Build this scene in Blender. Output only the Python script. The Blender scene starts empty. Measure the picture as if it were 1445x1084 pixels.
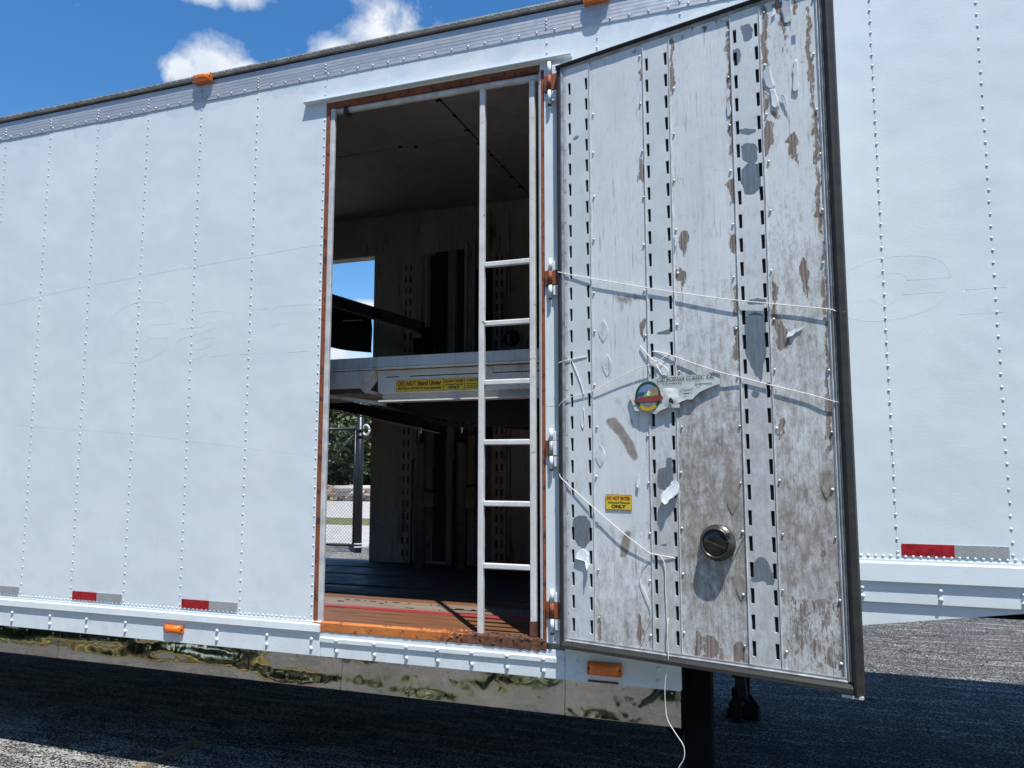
import bpy, math, random
import numpy as np
from mathutils import Vector, Matrix

# ------------------------------------------------------------------ camera, sky, sun
F, YAW, PIT, DCAM, HC = 1080.51, 0.3411, 0.1057, 3.5173, 1.72
PW, PH = 1445, 1084
scene = bpy.context.scene
COL = scene.collection
cam_d = bpy.data.cameras.new('camera'); cam = bpy.data.objects.new('camera', cam_d); COL.objects.link(cam)
cam_d.sensor_width = 36; cam_d.lens = F / PW * 36; cam_d.clip_end = 2000; cam_d.clip_start = .05
cam.location = (0, -DCAM, HC); cam.rotation_euler = (math.pi / 2 + PIT, 0, YAW)
scene.camera = cam
SUN = Vector((.23, -.303, 1)).normalized()
EL = math.asin(SUN.z)
world = bpy.data.worlds.new('World'); scene.world = world; world.use_nodes = True
sun_d = bpy.data.lights.new('sun', 'SUN'); sun = bpy.data.objects.new('sun', sun_d); COL.objects.link(sun)
sun_d.energy = 5.0; sun_d.angle = math.radians(.53); sun_d.color = (1, .975, .935)
sun.rotation_euler = SUN.to_track_quat('Z', 'Y').to_euler(); sun.location = (0, -3, 12)
scene.view_settings.view_transform = 'Standard'; scene.view_settings.look = 'None'
scene.view_settings.exposure = .38; scene.view_settings.gamma = 1
scene.view_settings.use_curve_mapping = False
SKY_STRENGTH = .118

# ------------------------------------------------------------------ pixel helpers (a pixel gives a direction; the surface it lies on gives the distance)
def ray(px, py):
    x = (px - PW / 2) / F; u = -(py - PH / 2) / F
    y = math.cos(PIT) - math.sin(PIT) * u; z = math.sin(PIT) + math.cos(PIT) * u
    c, s = math.cos(YAW), math.sin(YAW)
    return (c * x - s * y, s * x + c * y, z)
def at(px, py, y=0.):
    r = ray(px, py); t = (y + DCAM) / r[1]
    return Vector((r[0] * t, y, HC + r[2] * t))
def gz(px, py, z=0.):
    r = ray(px, py); t = (z - HC) / r[2]
    return Vector((r[0] * t, -DCAM + r[1] * t, z))
DA = math.radians(14.75); DB = Vector((-.981, -.05, 0))
DD = Vector((math.cos(DA), -math.sin(DA), 0)); DN = Vector((-math.sin(DA), -math.cos(DA), 0))
def duv(px, py, p=0.):
    C = Vector((0, -DCAM, HC)); r = Vector(ray(px, py)); B = DB + DN * p
    t = (B - C).dot(DN) / r.dot(DN); P = C + r * t
    return ((P - DB).dot(DD), P.z)
def c6(x, y): return duv(780 + x * .3045, y * .3045)
def c7(x, y): return duv(780 + x * .3045, 330 + y * .3045)
def c8(x, y): return duv(780 + x * .3183, 660 + y * .3183)

# ------------------------------------------------------------------ node helpers
class NT:
    def __init__(s, name, world=None):
        if world is None:
            s.m = bpy.data.materials.new(name); s.m.use_nodes = True; s.t = s.m.node_tree
            s.b = s.t.nodes['Principled BSDF']
        else:
            s.t = world.node_tree; s.m = None
        s._oc = None
    def n(s, typ, **k):
        nd = s.t.nodes.new(typ)
        for a, v in k.items(): setattr(nd, a, v)
        return nd
    def put(s, sock, v):
        if isinstance(v, bpy.types.NodeSocket): s.t.links.new(v, sock)
        elif isinstance(v, (tuple, list)):
            v = tuple(v)
            if len(sock.default_value) == 4 and len(v) == 3: v = v + (1,)
            sock.default_value = v
        elif sock.type == 'RGBA': sock.default_value = (v, v, v, 1)
        else: sock.default_value = v
    @property
    def oc(s):
        if s._oc is None: s._oc = s.n('ShaderNodeTexCoord').outputs['Object']
        return s._oc
    def map(s, scale=(1, 1, 1), loc=(0, 0, 0), rot=(0, 0, 0), vec=None):
        m = s.n('ShaderNodeMapping'); s.put(m.inputs['Vector'], vec or s.oc)
        m.inputs['Scale'].default_value = scale; m.inputs['Location'].default_value = loc; m.inputs['Rotation'].default_value = rot
        return m.outputs[0]
    def noise(s, scale, detail=4, rough=.55, vec=None, dist=0.):
        t = s.n('ShaderNodeTexNoise'); s.put(t.inputs['Vector'], vec or s.oc)
        t.inputs['Scale'].default_value = scale; t.inputs['Detail'].default_value = detail
        t.inputs['Roughness'].default_value = rough; t.inputs['Distortion'].default_value = dist
        return t.outputs['Fac']
    def voro(s, scale, vec=None, feature='F1'):
        t = s.n('ShaderNodeTexVoronoi', feature=feature); s.put(t.inputs['Vector'], vec or s.oc)
        t.inputs['Scale'].default_value = scale
        return t.outputs[0]
    def wave(s, scale, dist, vec=None, dirn='X', detail=2):
        t = s.n('ShaderNodeTexWave', bands_direction=dirn); s.put(t.inputs['Vector'], vec or s.oc)
        t.inputs['Scale'].default_value = scale; t.inputs['Distortion'].default_value = dist; t.inputs['Detail'].default_value = detail
        return t.outputs['Fac']
    def ramp(s, fac, stops):
        r = s.n('ShaderNodeValToRGB'); s.put(r.inputs[0], fac); e = r.color_ramp.elements
        while len(e) < len(stops): e.new(.5)
        for el, (p, c) in zip(e, stops):
            el.position = p; el.color = (c, c, c, 1) if isinstance(c, (int, float)) else tuple(c) + (1,)
        return r.outputs[0]
    def mix(s, fac, a, b, mode='MIX'):
        m = s.n('ShaderNodeMix', data_type='RGBA', blend_type=mode)
        s.put(m.inputs[0], fac); s.put(m.inputs[6], a); s.put(m.inputs[7], b)
        return m.outputs[2]
    def math(s, op, a, b=0., clamp=False):
        m = s.n('ShaderNodeMath', operation=op, use_clamp=clamp); s.put(m.inputs[0], a); s.put(m.inputs[1], b)
        return m.outputs[0]
    def attr(s, name):
        a = s.n('ShaderNodeAttribute', attribute_name=name); return a.outputs['Fac']
    def bump(s, h, strength=.3, dist=.002, normal=None):
        b = s.n('ShaderNodeBump'); b.inputs['Strength'].default_value = strength; b.inputs['Distance'].default_value = dist
        s.put(b.inputs['Height'], h)
        if normal: s.put(b.inputs['Normal'], normal)
        return b.outputs[0]
    def set(s, **k):
        names = dict(color='Base Color', rough='Roughness', metal='Metallic', spec='Specular IOR Level', normal='Normal',
                     trans='Transmission Weight', emit='Emission Color', emits='Emission Strength', alpha='Alpha', coat='Coat Weight', sss='Subsurface Weight')
        for a, v in k.items(): s.put(s.b.inputs[names[a]], v)
        return s.m

def simple(name, col, rough=.5, metal=0., var=.12, scale=8., bump=.0, bscale=60., spec=.5, coat=0.):
    t = NT(name); f = t.noise(scale, 5)
    lo = tuple(c * (1 - var) for c in col); hi = tuple(min(1, c * (1 + var)) for c in col)
    t.set(color=t.ramp(f, [(.3, lo), (.7, hi)]), rough=t.ramp(t.noise(scale * 2, 3), [(.3, max(0, rough - .08)), (.7, min(1, rough + .08))]), metal=metal, spec=spec, coat=coat)
    if bump: t.set(normal=t.bump(t.noise(bscale, 4), bump, .002))
    return t.m

# ------------------------------------------------------------------ sky with clouds
def make_world():
    t = NT('', world); nt = t.t
    bg = nt.nodes['Background']
    sky = t.n('ShaderNodeTexSky', sky_type='NISHITA'); sky.sun_disc = False
    sky.sun_elevation = EL; sky.sun_rotation = math.atan2(SUN.x, SUN.y)
    sky.air_density = 1.0; sky.dust_density = .25; sky.ozone_density = 4.0; sky.altitude = 0
    gen = t.n('ShaderNodeTexCoord').outputs['Generated']
    hs = t.n('ShaderNodeHueSaturation'); hs.inputs['Saturation'].default_value = 1.26; hs.inputs['Value'].default_value = 1.12
    t.put(hs.inputs['Color'], sky.outputs[0])
    # cumulus: puffs by direction, same rule over the whole dome
    sep = t.n('ShaderNodeSeparateXYZ'); t.put(sep.inputs[0], gen)
    fine = t.noise(9, 8, .62, vec=gen, dist=.25)
    big = t.noise(2.3, 3, .5, vec=gen)
    gen_cl = t.math('ADD', t.math('MULTIPLY', t.math('SUBTRACT', big, .62), 3.0), t.math('MULTIPLY', t.math('SUBTRACT', fine, .5), 1.6))
    dens = gen_cl
    rnd = random.Random(3)
    puffs = [((295, 95), .043, .8), ((262, 98), .026, .8), ((345, 108), .030, .6), ((540, 52), .070, .75), ((600, 80), .06, .6), ((480, 80), .045, .7), ((345, -16), .046, .42), ((270, -18), .040, .42), ((512, 436), .026, .5), ((470, 500), .045, .5)]
    dirs = [(Vector(ray(*p)).normalized(), r, f) for p, r, f in puffs]
    for k in range(9):
        a = rnd.uniform(.6, 5.8); e = rnd.uniform(.25, 1.1)
        dirs.append((Vector((math.sin(a + 2.6) * math.cos(e), math.cos(a + 2.6) * math.cos(e), math.sin(e))), rnd.uniform(.06, .14), .6))
    for d, r, fl in dirs:
        v = t.n('ShaderNodeVectorMath', operation='SUBTRACT'); t.put(v.inputs[0], gen); v.inputs[1].default_value = d
        v2 = t.n('ShaderNodeVectorMath', operation='MULTIPLY'); t.put(v2.inputs[0], v.outputs[0]); v2.inputs[1].default_value = (1, 1, 1 / fl)
        l = t.n('ShaderNodeVectorMath', operation='LENGTH'); t.put(l.inputs[0], v2.outputs[0])
        b = t.math('SUBTRACT', 1.0, t.math('DIVIDE', l.outputs['Value'], r))
        b = t.math('ADD', b, t.math('MULTIPLY', t.math('SUBTRACT', t.noise(11, 8, .62, vec=gen, dist=.3), .5), 2.6))
        dens = t.math('MAXIMUM', dens, b)
    mask = t.ramp(dens, [(-.0, 0), (.22, .30), (.62, 1)])
    shade = t.ramp(t.noise(7, 5, .6, vec=gen), [(.35, (4.6, 5.2, 6.0)), (.6, (6.6, 6.7, 6.8))])
    hz = t.math('SMOOTH_MIN', 1.0, t.math('MULTIPLY', sep.outputs['Z'], 9.0), clamp=True)
    col = t.mix(t.math('MULTIPLY', mask, hz), hs.outputs[0], shade)
    t.put(bg.inputs['Color'], col); bg.inputs['Strength'].default_value = SKY_STRENGTH
make_world()

# ------------------------------------------------------------------ mesh helpers
class MB:
    def __init__(s): s.v = []; s.f = []; s.mi = []; s.sm = []
    def add(s, vs, fs, m=0, smooth=False):
        o = len(s.v); s.v += [tuple(map(float, v)) for v in vs]
        for f in fs: s.f.append(tuple(i + o for i in f)); s.mi.append(m); s.sm.append(smooth)
        return s
    def box(s, x0, x1, y0, y1, z0, z1, m=0):
        v = [(x, y, z) for z in (z0, z1) for y in (y0, y1) for x in (x0, x1)]
        return s.add(v, [(0, 2, 3, 1), (4, 5, 7, 6), (0, 1, 5, 4), (2, 6, 7, 3), (0, 4, 6, 2), (1, 3, 7, 5)], m)
    def bar(s, a, b, w, h, up=(0, 0, 1), m=0):
        a, b = Vector(a), Vector(b); d = (b - a).normalized(); r = d.cross(Vector(up)).normalized(); u = r.cross(d)
        v = [p + r * sx * w / 2 + u * su * h / 2 for p in (a, b) for sx, su in ((-1, -1), (1, -1), (1, 1), (-1, 1))]
        return s.add(v, [(0, 1, 2, 3)[::-1], (4, 5, 6, 7), (0, 1, 5, 4), (1, 2, 6, 5), (2, 3, 7, 6), (3, 0, 4, 7)], m)
    def prism(s, poly, y0, y1, m=0, axis='y'):
        n = len(poly)
        mk = {'y': lambda a, b, c: (a, c, b), 'x': lambda a, b, c: (c, a, b), 'z': lambda a, b, c: (a, b, c)}[axis]
        v = [mk(a, b, y0) for a, b in poly] + [mk(a, b, y1) for a, b in poly]
        fs = [tuple(range(n)), tuple(range(2 * n - 1, n - 1, -1))] + [(i, i + n, (i + 1) % n + n, (i + 1) % n) for i in range(n)]
        return s.add(v, fs, m)
    def tube(s, pts, r, n=8, m=0, cap=True, smooth=True):
        pts = [Vector(p) for p in pts]; rr = r if isinstance(r, (list, tuple)) else [r] * len(pts)
        vs = []; up = None
        for i, p in enumerate(pts):
            d = (pts[min(i + 1, len(pts) - 1)] - pts[max(i - 1, 0)]).normalized()
            if up is None:
                up = Vector((0, 0, 1)) if abs(d.z) < .9 else Vector((1, 0, 0))
            a = d.cross(up).normalized(); b = a.cross(d); up = b
            vs += [p + (a * math.cos(2 * math.pi * k / n) + b * math.sin(2 * math.pi * k / n)) * rr[i] for k in range(n)]
        fs = [(i * n + k, i * n + (k + 1) % n, (i + 1) * n + (k + 1) % n, (i + 1) * n + k) for i in range(len(pts) - 1) for k in range(n)]
        if cap: fs += [tuple(range(n))[::-1], tuple(range((len(pts) - 1) * n, len(pts) * n))]
        return s.add(vs, fs, m, smooth)
    def lathe(s, prof, c, n=32, axis='-y', m=0, smooth=True):
        # prof: (radius, height) ; height along -y
        vs = []
        for r, h in prof:
            for k in range(n):
                a = 2 * math.pi * k / n
                if axis == '-y': vs.append((c[0] + r * math.cos(a), c[1] - h, c[2] + r * math.sin(a)))
                else: vs.append((c[0] + r * math.cos(a), c[1] + r * math.sin(a), c[2] + h))
        fs = [(i * n + k, i * n + (k + 1) % n, (i + 1) * n + (k + 1) % n, (i + 1) * n + k) for i in range(len(prof) - 1) for k in range(n)]
        fs.append(tuple(range((len(prof) - 1) * n, len(prof) * n)))
        return s.add(vs, fs, m, smooth)
    def dome(s, x, y, z, r, h=None, m=0, n=8):
        h = h or r * .55
        vs = [(x + r * math.cos(2 * math.pi * k / n), y, z + r * math.sin(2 * math.pi * k / n)) for k in range(n)]
        vs += [(x + .72 * r * math.cos(2 * math.pi * k / n), y - h * .75, z + .72 * r * math.sin(2 * math.pi * k / n)) for k in range(n)] + [(x, y - h, z)]
        fs = [(k, (k + 1) % n, n + (k + 1) % n, n + k) for k in range(n)] + [(n + k, n + (k + 1) % n, 2 * n) for k in range(n)]
        return s.add(vs, fs, m, True)
    def build(s, name, mats, parent=None, bevel=0, kind=None, attrs=None, label=None):
        me = bpy.data.meshes.new(name); me.from_pydata(s.v, [], s.f); me.update()
        for m in (mats if isinstance(mats, (list, tuple)) else [mats]): me.materials.append(m)
        me.polygons.foreach_set('material_index', s.mi); me.polygons.foreach_set('use_smooth', s.sm)
        for a, val in (attrs or {}).items():
            me.attributes.new(a, 'FLOAT', 'POINT').data.foreach_set('value', np.asarray(val, np.float32))
        o = bpy.data.objects.new(name, me); COL.objects.link(o)
        if parent: o.parent = parent
        if bevel:
            b = o.modifiers.new('bevel', 'BEVEL'); b.width = bevel; b.segments = 2; b.limit_method = 'ANGLE'; b.angle_limit = math.radians(50)
        if kind: o['kind'] = kind
        if label: o['label'] = label
        return o
def tag(o, label, cat, group=None):
    o['label'] = label; o['category'] = cat
    if group: o['group'] = group
    return o
def empty(name, loc=(0, 0, 0), rz=0, parent=None):
    o = bpy.data.objects.new(name, None); COL.objects.link(o); o.location = loc; o.rotation_euler = (0, 0, rz); o.empty_display_size = .2
    if parent: o.parent = parent
    return o
def text_mesh(body, width=None, height=None, shear=0., bold=.0, xs=1.):
    cu = bpy.data.curves.new('txt', 'FONT'); cu.body = body; cu.size = 1; cu.shear = shear; cu.offset = bold; cu.align_x = 'LEFT'; cu.resolution_u = 3
    o = bpy.data.objects.new('txt', cu); COL.objects.link(o)
    bpy.context.view_layer.update()
    me = bpy.data.meshes.new_from_object(o.evaluated_get(bpy.context.evaluated_depsgraph_get()))
    vs = np.array([v.co[:] for v in me.vertices]); fs = [tuple(p.vertices) for p in me.polygons]
    bpy.data.objects.remove(o); bpy.data.curves.remove(cu); bpy.data.meshes.remove(me)
    vs[:, 0] -= vs[:, 0].min(); vs[:, 1] -= vs[:, 1].min()
    w, h = vs[:, 0].max(), vs[:, 1].max()
    sx = (width / w) if width else height / h * xs; sy = (height / h) if height else sx
    vs[:, 0] *= sx; vs[:, 1] *= sy
    return vs, fs
def put_text(mb, body, x, z, y, m, width=None, height=None, rot=0., **k):
    vs, fs = text_mesh(body, width, height, **k); c, s = math.cos(rot), math.sin(rot)
    mb.add([(x + a * c - b * s, y, z + a * s + b * c) for a, b, _ in vs], fs, m)
def grid(fx, nu, nv):
    vs = [fx(i / nu, j / nv) for j in range(nv + 1) for i in range(nu + 1)]
    fs = [(j * (nu + 1) + i, j * (nu + 1) + i + 1, (j + 1) * (nu + 1) + i + 1, (j + 1) * (nu + 1) + i) for j in range(nv) for i in range(nu)]
    return vs, fs
def poly_field(P, poly, soft=.012):
    """0..1 soft inside mask of a polygon at points P (n,2)"""
    q = np.array(poly); out = np.zeros(len(P)); lo = q.min(0) - soft; hi = q.max(0) + soft
    sel = np.where((P[:, 0] > lo[0]) & (P[:, 0] < hi[0]) & (P[:, 1] > lo[1]) & (P[:, 1] < hi[1]))[0]
    if not len(sel): return out
    X = P[sel]; ins = np.zeros(len(X), bool); dist = np.full(len(X), 9.)
    for i in range(len(q)):
        a, b = q[i], q[(i + 1) % len(q)]
        cond = ((a[1] > X[:, 1]) != (b[1] > X[:, 1]))
        with np.errstate(divide='ignore', invalid='ignore'):
            xi = (b[0] - a[0]) * (X[:, 1] - a[1]) / (b[1] - a[1] if b[1] != a[1] else 1e-9) + a[0]
        ins ^= cond & (X[:, 0] < xi)
        ab = b - a; tt = np.clip(((X - a) @ ab) / max(ab @ ab, 1e-12), 0, 1)
        dist = np.minimum(dist, np.linalg.norm(X - a - tt[:, None] * ab, axis=1))
    out[sel] = np.clip(.5 + np.where(ins, dist, -dist) / soft * .5, 0, 1)
    return out
def vnoise(seed, n=64):
    r = np.random.RandomState(seed).rand(n, n)
    def f(x, y):
        x, y = x % n, y % n; i, j = int(x), int(y); a, b = x - i, y - j; a = a * a * (3 - 2 * a); b = b * b * (3 - 2 * b); i2, j2 = (i + 1) % n, (j + 1) % n
        return r[i, j] * (1 - a) * (1 - b) + r[i2, j] * a * (1 - b) + r[i, j2] * (1 - a) * b + r[i2, j2] * a * b
    return f

def anoise(seed, n=128):
    r = np.random.RandomState(seed).rand(n, n)
    def f(x, y):
        x, y = x % n, y % n; i, j = x.astype(int) % n, y.astype(int) % n; a, b = x - np.floor(x), y - np.floor(y); i2, j2 = (i + 1) % n, (j + 1) % n
        return r[i, j] * (1 - a) * (1 - b) + r[i2, j] * a * (1 - b) + r[i, j2] * (1 - a) * b + r[i2, j2] * a * b
    return f

# ------------------------------------------------------------------ materials
M = {}
def mk_white(name, base, patch):
    t = NT(name)
    pn = t.noise(1.6, 3, .5); patches = t.ramp(pn, [(.46, 0), (.5, 1)])
    c = t.mix(t.math('MULTIPLY', patches, .35), base, patch)
    c = t.mix(t.math('MULTIPLY', t.ramp(t.noise(2.2, 4, .6, vec=t.map((1, 1, .35))), [(.45, 0), (.75, 1)]), .10), c, (.55, .60, .66))
    zz = t.n('ShaderNodeSeparateXYZ'); t.put(zz.inputs[0], t.oc)
    drip = t.math('MULTIPLY', t.ramp(t.noise(38, 4, .6, vec=t.map((1, 1, .025))), [(.60, 0), (.72, 1)]), t.ramp(t.noise(2.1, 4, .6), [(.45, 0), (.7, 1)]))
    c = t.mix(t.math('MULTIPLY', drip, .16), c, (.33, .33, .32))
    low = t.math('MULTIPLY', t.ramp(t.math('SUBTRACT', 1.25, zz.outputs[2]), [(.0, 0), (.5, 1)]), t.ramp(t.noise(11, 7, .75), [(.45, 0), (.72, 1)]))
    c = t.mix(t.math('MULTIPLY', low, .30), c, (.40, .39, .36))
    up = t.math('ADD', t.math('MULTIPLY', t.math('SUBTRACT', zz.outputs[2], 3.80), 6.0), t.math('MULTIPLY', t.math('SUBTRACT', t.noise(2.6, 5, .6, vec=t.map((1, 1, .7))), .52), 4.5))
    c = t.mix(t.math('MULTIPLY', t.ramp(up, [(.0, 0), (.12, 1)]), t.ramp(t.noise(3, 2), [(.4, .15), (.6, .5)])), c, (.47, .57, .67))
    scr = t.ramp(t.noise(60, 2, .5, vec=t.map((.02, .02, 1), rot=(0, .12, 0))), [(.70, 0), (.73, 1)])
    c = t.mix(t.math('MULTIPLY', scr, .05), c, (.4, .43, .47))
    h = t.math('ADD', t.math('MULTIPLY', t.noise(130, 3, .6), .8), t.math('MULTIPLY', t.noise(45, 3, .5, vec=t.map((1, 1, 2.2))), .6))
    h2 = t.noise(3.0, 2, .5)
    t.set(color=c, rough=t.ramp(t.noise(5, 3), [(.3, .38), (.7, .52)]), spec=.5, normal=t.bump(h2, .24, .03, t.bump(h, .26, .0014)))
    return t.m
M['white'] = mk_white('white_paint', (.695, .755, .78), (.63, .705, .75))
def mk_alu():
    t = NT('weathered_aluminium')
    c = t.ramp(t.noise(6, 6, .65, vec=t.map((.25, 1, 4))), [(.3, (.44, .46, .48)), (.7, (.62, .635, .65))])
    t.set(color=c, metal=.55, rough=t.ramp(t.noise(20, 4), [(.3, .38), (.7, .6)]), normal=t.bump(t.noise(90, 3), .15, .001))
    return t.m
M['alu'] = mk_alu()
M['cap'] = simple('oxidised_roof_lip', (.17, .165, .15), .6, .3, .3, 14, .3, 80)
def mk_stainless():
    t = NT('polished_stainless')
    t.set(color=t.ramp(t.noise(4, 4), [(.3, (.42, .405, .375)), (.7, (.54, .52, .485))]), metal=1., rough=t.ramp(t.noise(30, 5, .6, vec=t.map((1, 1, .3))), [(.3, .03), (.75, .10)]),
          normal=t.bump(t.noise(9, 2, .4, vec=t.map((1, 1, .8)), dist=.6), .35, .006))
    return t.m
M['stainless'] = mk_stainless()
def mk_orange():
    t = NT('rust_primer')
    rust = t.ramp(t.noise(22, 6, .65), [(.52, 0), (.62, 1)])
    c = t.mix(rust, t.ramp(t.noise(9, 3), [(.3, (.20, .05, .018)), (.7, (.30, .085, .028))]), (.06, .025, .018))
    t.set(color=c, rough=.7, normal=t.bump(t.noise(120, 4), .35, .002)); return t.m
M['orange'] = mk_orange()
def mk_sill():
    t = NT('rusted_sill')
    x = t.n('ShaderNodeSeparateXYZ'); t.put(x.inputs[0], t.oc)
    right = t.ramp(t.math('MULTIPLY', t.math('ADD', x.outputs[0], 1.75), 1.6), [(0, 0), (.85, 1)])
    rust = t.math('ADD', t.noise(20, 7, .7), t.math('MULTIPLY', right, .30))
    r = t.ramp(rust, [(.55, 0), (.66, 1)])
    c = t.mix(r, t.ramp(t.noise(7, 4), [(.3, (.42, .12, .025)), (.7, (.58, .20, .05))]), t.ramp(t.noise(40, 4), [(.3, (.05, .025, .018)), (.7, (.17, .07, .035))]))
    t.set(color=c, rough=.8, normal=t.bump(t.math('ADD', t.noise(80, 5, .7), r), .5, .004)); return t.m
M['sill'] = mk_sill()
M['rubber'] = simple('black_rubber', (.022, .021, .020), .62, 0, .4, 16, .3, 70)
def mk_brownrubber():
    t = NT('dirty_rubber')
    c = t.ramp(t.noise(10, 5, .65, vec=t.map((.3, 1, 3))), [(.35, (.010, .0095, .009)), (.62, (.026, .021, .017)), (.8, (.05, .046, .042))])
    t.set(color=c, rough=.6, normal=t.bump(t.noise(60, 4), .35, .002)); return t.m
M['dirtyrubber'] = mk_brownrubber()
M['trim'] = simple('grey_trim', (.33, .34, .345), .45, .35, .35, 18, .2, 60)
M['trimlight'] = simple('pale_trim', (.55, .57, .58), .5, .1, .25, 16, .2, 60)
M['jamb'] = simple('jamb_metal', (.56, .57, .57), .5, .1, .25, 10, .2, 60)
def mk_ladder():
    t = NT('ladder_paint'); ch = t.ramp(t.noise(26, 8, .72), [(.63, 0), (.67, 1)])
    c = t.mix(ch, t.ramp(t.noise(9, 6, .7), [(.3, (.52, .52, .50)), (.7, (.70, .70, .685))]), t.ramp(t.noise(60, 3), [(.4, (.05, .03, .022)), (.6, (.20, .11, .06))]))
    t.set(color=c, rough=.55, normal=t.bump(t.math('SUBTRACT', t.noise(50, 4), ch), .35, .0015)); return t.m
M['ladder'] = mk_ladder()
def mk_ply():
    t = NT('peeling_plywood')
    peel = t.attr('peel'); dirt = t.attr('dirt')
    n1 = t.noise(48, 9, .78, vec=t.map((1.6, 1, .55))); n2 = t.noise(9, 4, .6)
    n0 = t.noise(13, 6, .7, vec=t.map((1.7, 1, .6)))
    pm = t.math('ADD', peel, t.math('MULTIPLY', t.math('SUBTRACT', t.math('ADD', t.math('MULTIPLY', n1, .5), t.math('MULTIPLY', n0, .5)), .5), 2.0))
    resid = t.ramp(t.noise(42, 7, .75, vec=t.map((2.2, 1, .35))), [(.40, 0), (.45, 1)])
    mask = t.math('MULTIPLY', t.ramp(pm, [(.50, 0), (.53, 1)]), t.math('MAXIMUM', resid, t.ramp(pm, [(.62, 0), (.72, .85)])))
    edge = t.ramp(pm, [(.30, 0), (.47, 1), (.53, 1), (.58, 0)])
    grain = t.noise(40, 6, .65, vec=t.map((2.2, 1, .10)))
    paint = t.ramp(t.noise(3.5, 6, .6, vec=t.map((1.5, 1, .6))), [(.3, (.66, .70, .71)), (.7, (.78, .81, .815))])
    cracks = t.ramp(t.noise(70, 4, .6, vec=t.map((1.5, 1, .05))), [(.62, 0), (.70, 1)])
    paint = t.mix(t.math('MULTIPLY', cracks, .5), paint, (.22, .21, .20))
    dn = t.math('ADD', dirt, t.math('MULTIPLY', t.math('SUBTRACT', t.noise(20, 10, .82, vec=t.map((1.3, 1, .6))), .5), 2.4))
    dn = t.math('MULTIPLY', t.ramp(dn, [(.22, 0), (.80, 1)]), t.ramp(dirt, [(.0, 0), (.2, 1)]))
    paint = t.mix(t.math('MULTIPLY', dn, .88), paint, t.ramp(t.noise(30, 5), [(.3, (.15, .12, .09)), (.7, (.33, .285, .23))]))
    stk = t.ramp(t.noise(34, 6, .7, vec=t.map((1.6, 1, .045))), [(.52, 0), (.75, 1)])
    paint = t.mix(t.math('MULTIPLY', stk, t.math('ADD', .10, t.math('MULTIPLY', dirt, .55), clamp=True)), paint, (.20, .165, .125))
    spk = t.ramp(t.noise(160, 3, .7), [(.70, 0), (.74, 1)])
    paint = t.mix(t.math('MULTIPLY', spk, t.math('ADD', .15, t.math('MULTIPLY', dirt, .8), clamp=True)), paint, (.08, .06, .05))
    wv = t.wave(18, 9, vec=t.map((1, 1, .13)), dirn='X', detail=3)
    wood = t.mix(wv, t.ramp(grain, [(.3, (.11, .08, .062)), (.7, (.25, .20, .165))]), t.ramp(grain, [(.3, (.22, .17, .14)), (.7, (.38, .32, .28))]))
    c = t.mix(mask, paint, wood)
    c = t.mix(t.math('MULTIPLY', edge, .40), c, t.ramp(t.noise(70, 5, .7), [(.35, (.36, .31, .26)), (.55, (.74, .74, .72))]))  # rim of the peels: old paint layer plus edge shadow put into the colour
    h = t.math('ADD', t.math('MULTIPLY', t.math('SUBTRACT', 1.0, mask), .7), t.math('ADD', t.math('MULTIPLY', grain, .38), t.math('SUBTRACT', t.math('MULTIPLY', n2, .35), t.math('MULTIPLY', cracks, .35))))
    t.set(color=c, rough=t.mix(mask, t.mix(dn, .5, .75), .85), normal=t.bump(h, .85, .0042)); return t.m
M['ply'] = mk_ply()
def mk_track():
    t = NT('slotted_track_paint')
    bare = t.attr('bare'); dirt = t.attr('dirt')
    b = t.math('ADD', bare, t.math('MULTIPLY', t.math('SUBTRACT', t.noise(30, 6, .6), .5), .55))
    mask = t.ramp(b, [(.5, 0), (.53, 1)])
    paint = t.ramp(t.noise(5, 6, .6), [(.3, (.60, .645, .665)), (.7, (.72, .76, .775))])
    dn = t.ramp(t.math('ADD', dirt, t.math('MULTIPLY', t.math('SUBTRACT', t.noise(22, 10, .82, vec=t.map((1.3, 1, .6))), .5), 2.2)), [(.2, 0), (.8, 1)])
    dn = t.math('MULTIPLY', dn, t.ramp(dirt, [(0, 0), (.2, 1)]))
    paint = t.mix(t.math('MULTIPLY', dn, .55), paint, (.27, .235, .19))
    spk = t.ramp(t.noise(120, 4, .7), [(.70, 0), (.735, 1)])
    paint = t.mix(t.math('MULTIPLY', spk, t.math('ADD', .1, dirt, clamp=True)), paint, (.07, .06, .055))
    metal = t.ramp(t.noise(40, 5, .6, vec=t.map((3, 1, .4))), [(.3, (.16, .195, .23)), (.7, (.26, .30, .34))])
    t.set(color=t.mix(mask, paint, metal), rough=t.mix(mask, .5, .45), metal=t.math('MULTIPLY', mask, .3),
          normal=t.bump(t.math('ADD', t.math('MULTIPLY', t.math('SUBTRACT', 1., mask), .8), t.math('MULTIPLY', t.noise(50, 4), .25)), .4, .0015)); return t.m
M['track'] = mk_track()
M['cavity'] = simple('dark_cavity', (.012, .012, .013), .8, 0, .2)
M['amber'] = None
def mk_amber():
    t = NT('amber_lens')
    t.set(color=t.ramp(t.noise(40, 2), [(.3, (.72, .13, .004)), (.7, (.86, .20, .01))]), rough=.22, coat=.5, normal=t.bump(t.wave(55, 0, dirn='X'), .5, .0015))
    return t.m
M['amber'] = mk_amber()
M['amberbase'] = simple('amber_base', (.55, .12, .012), .45, 0, .25, 20)
M['tape_red'] = simple('red_tape', (.32, .008, .016), .42, 0, .38, 34, .15, 400)
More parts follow.
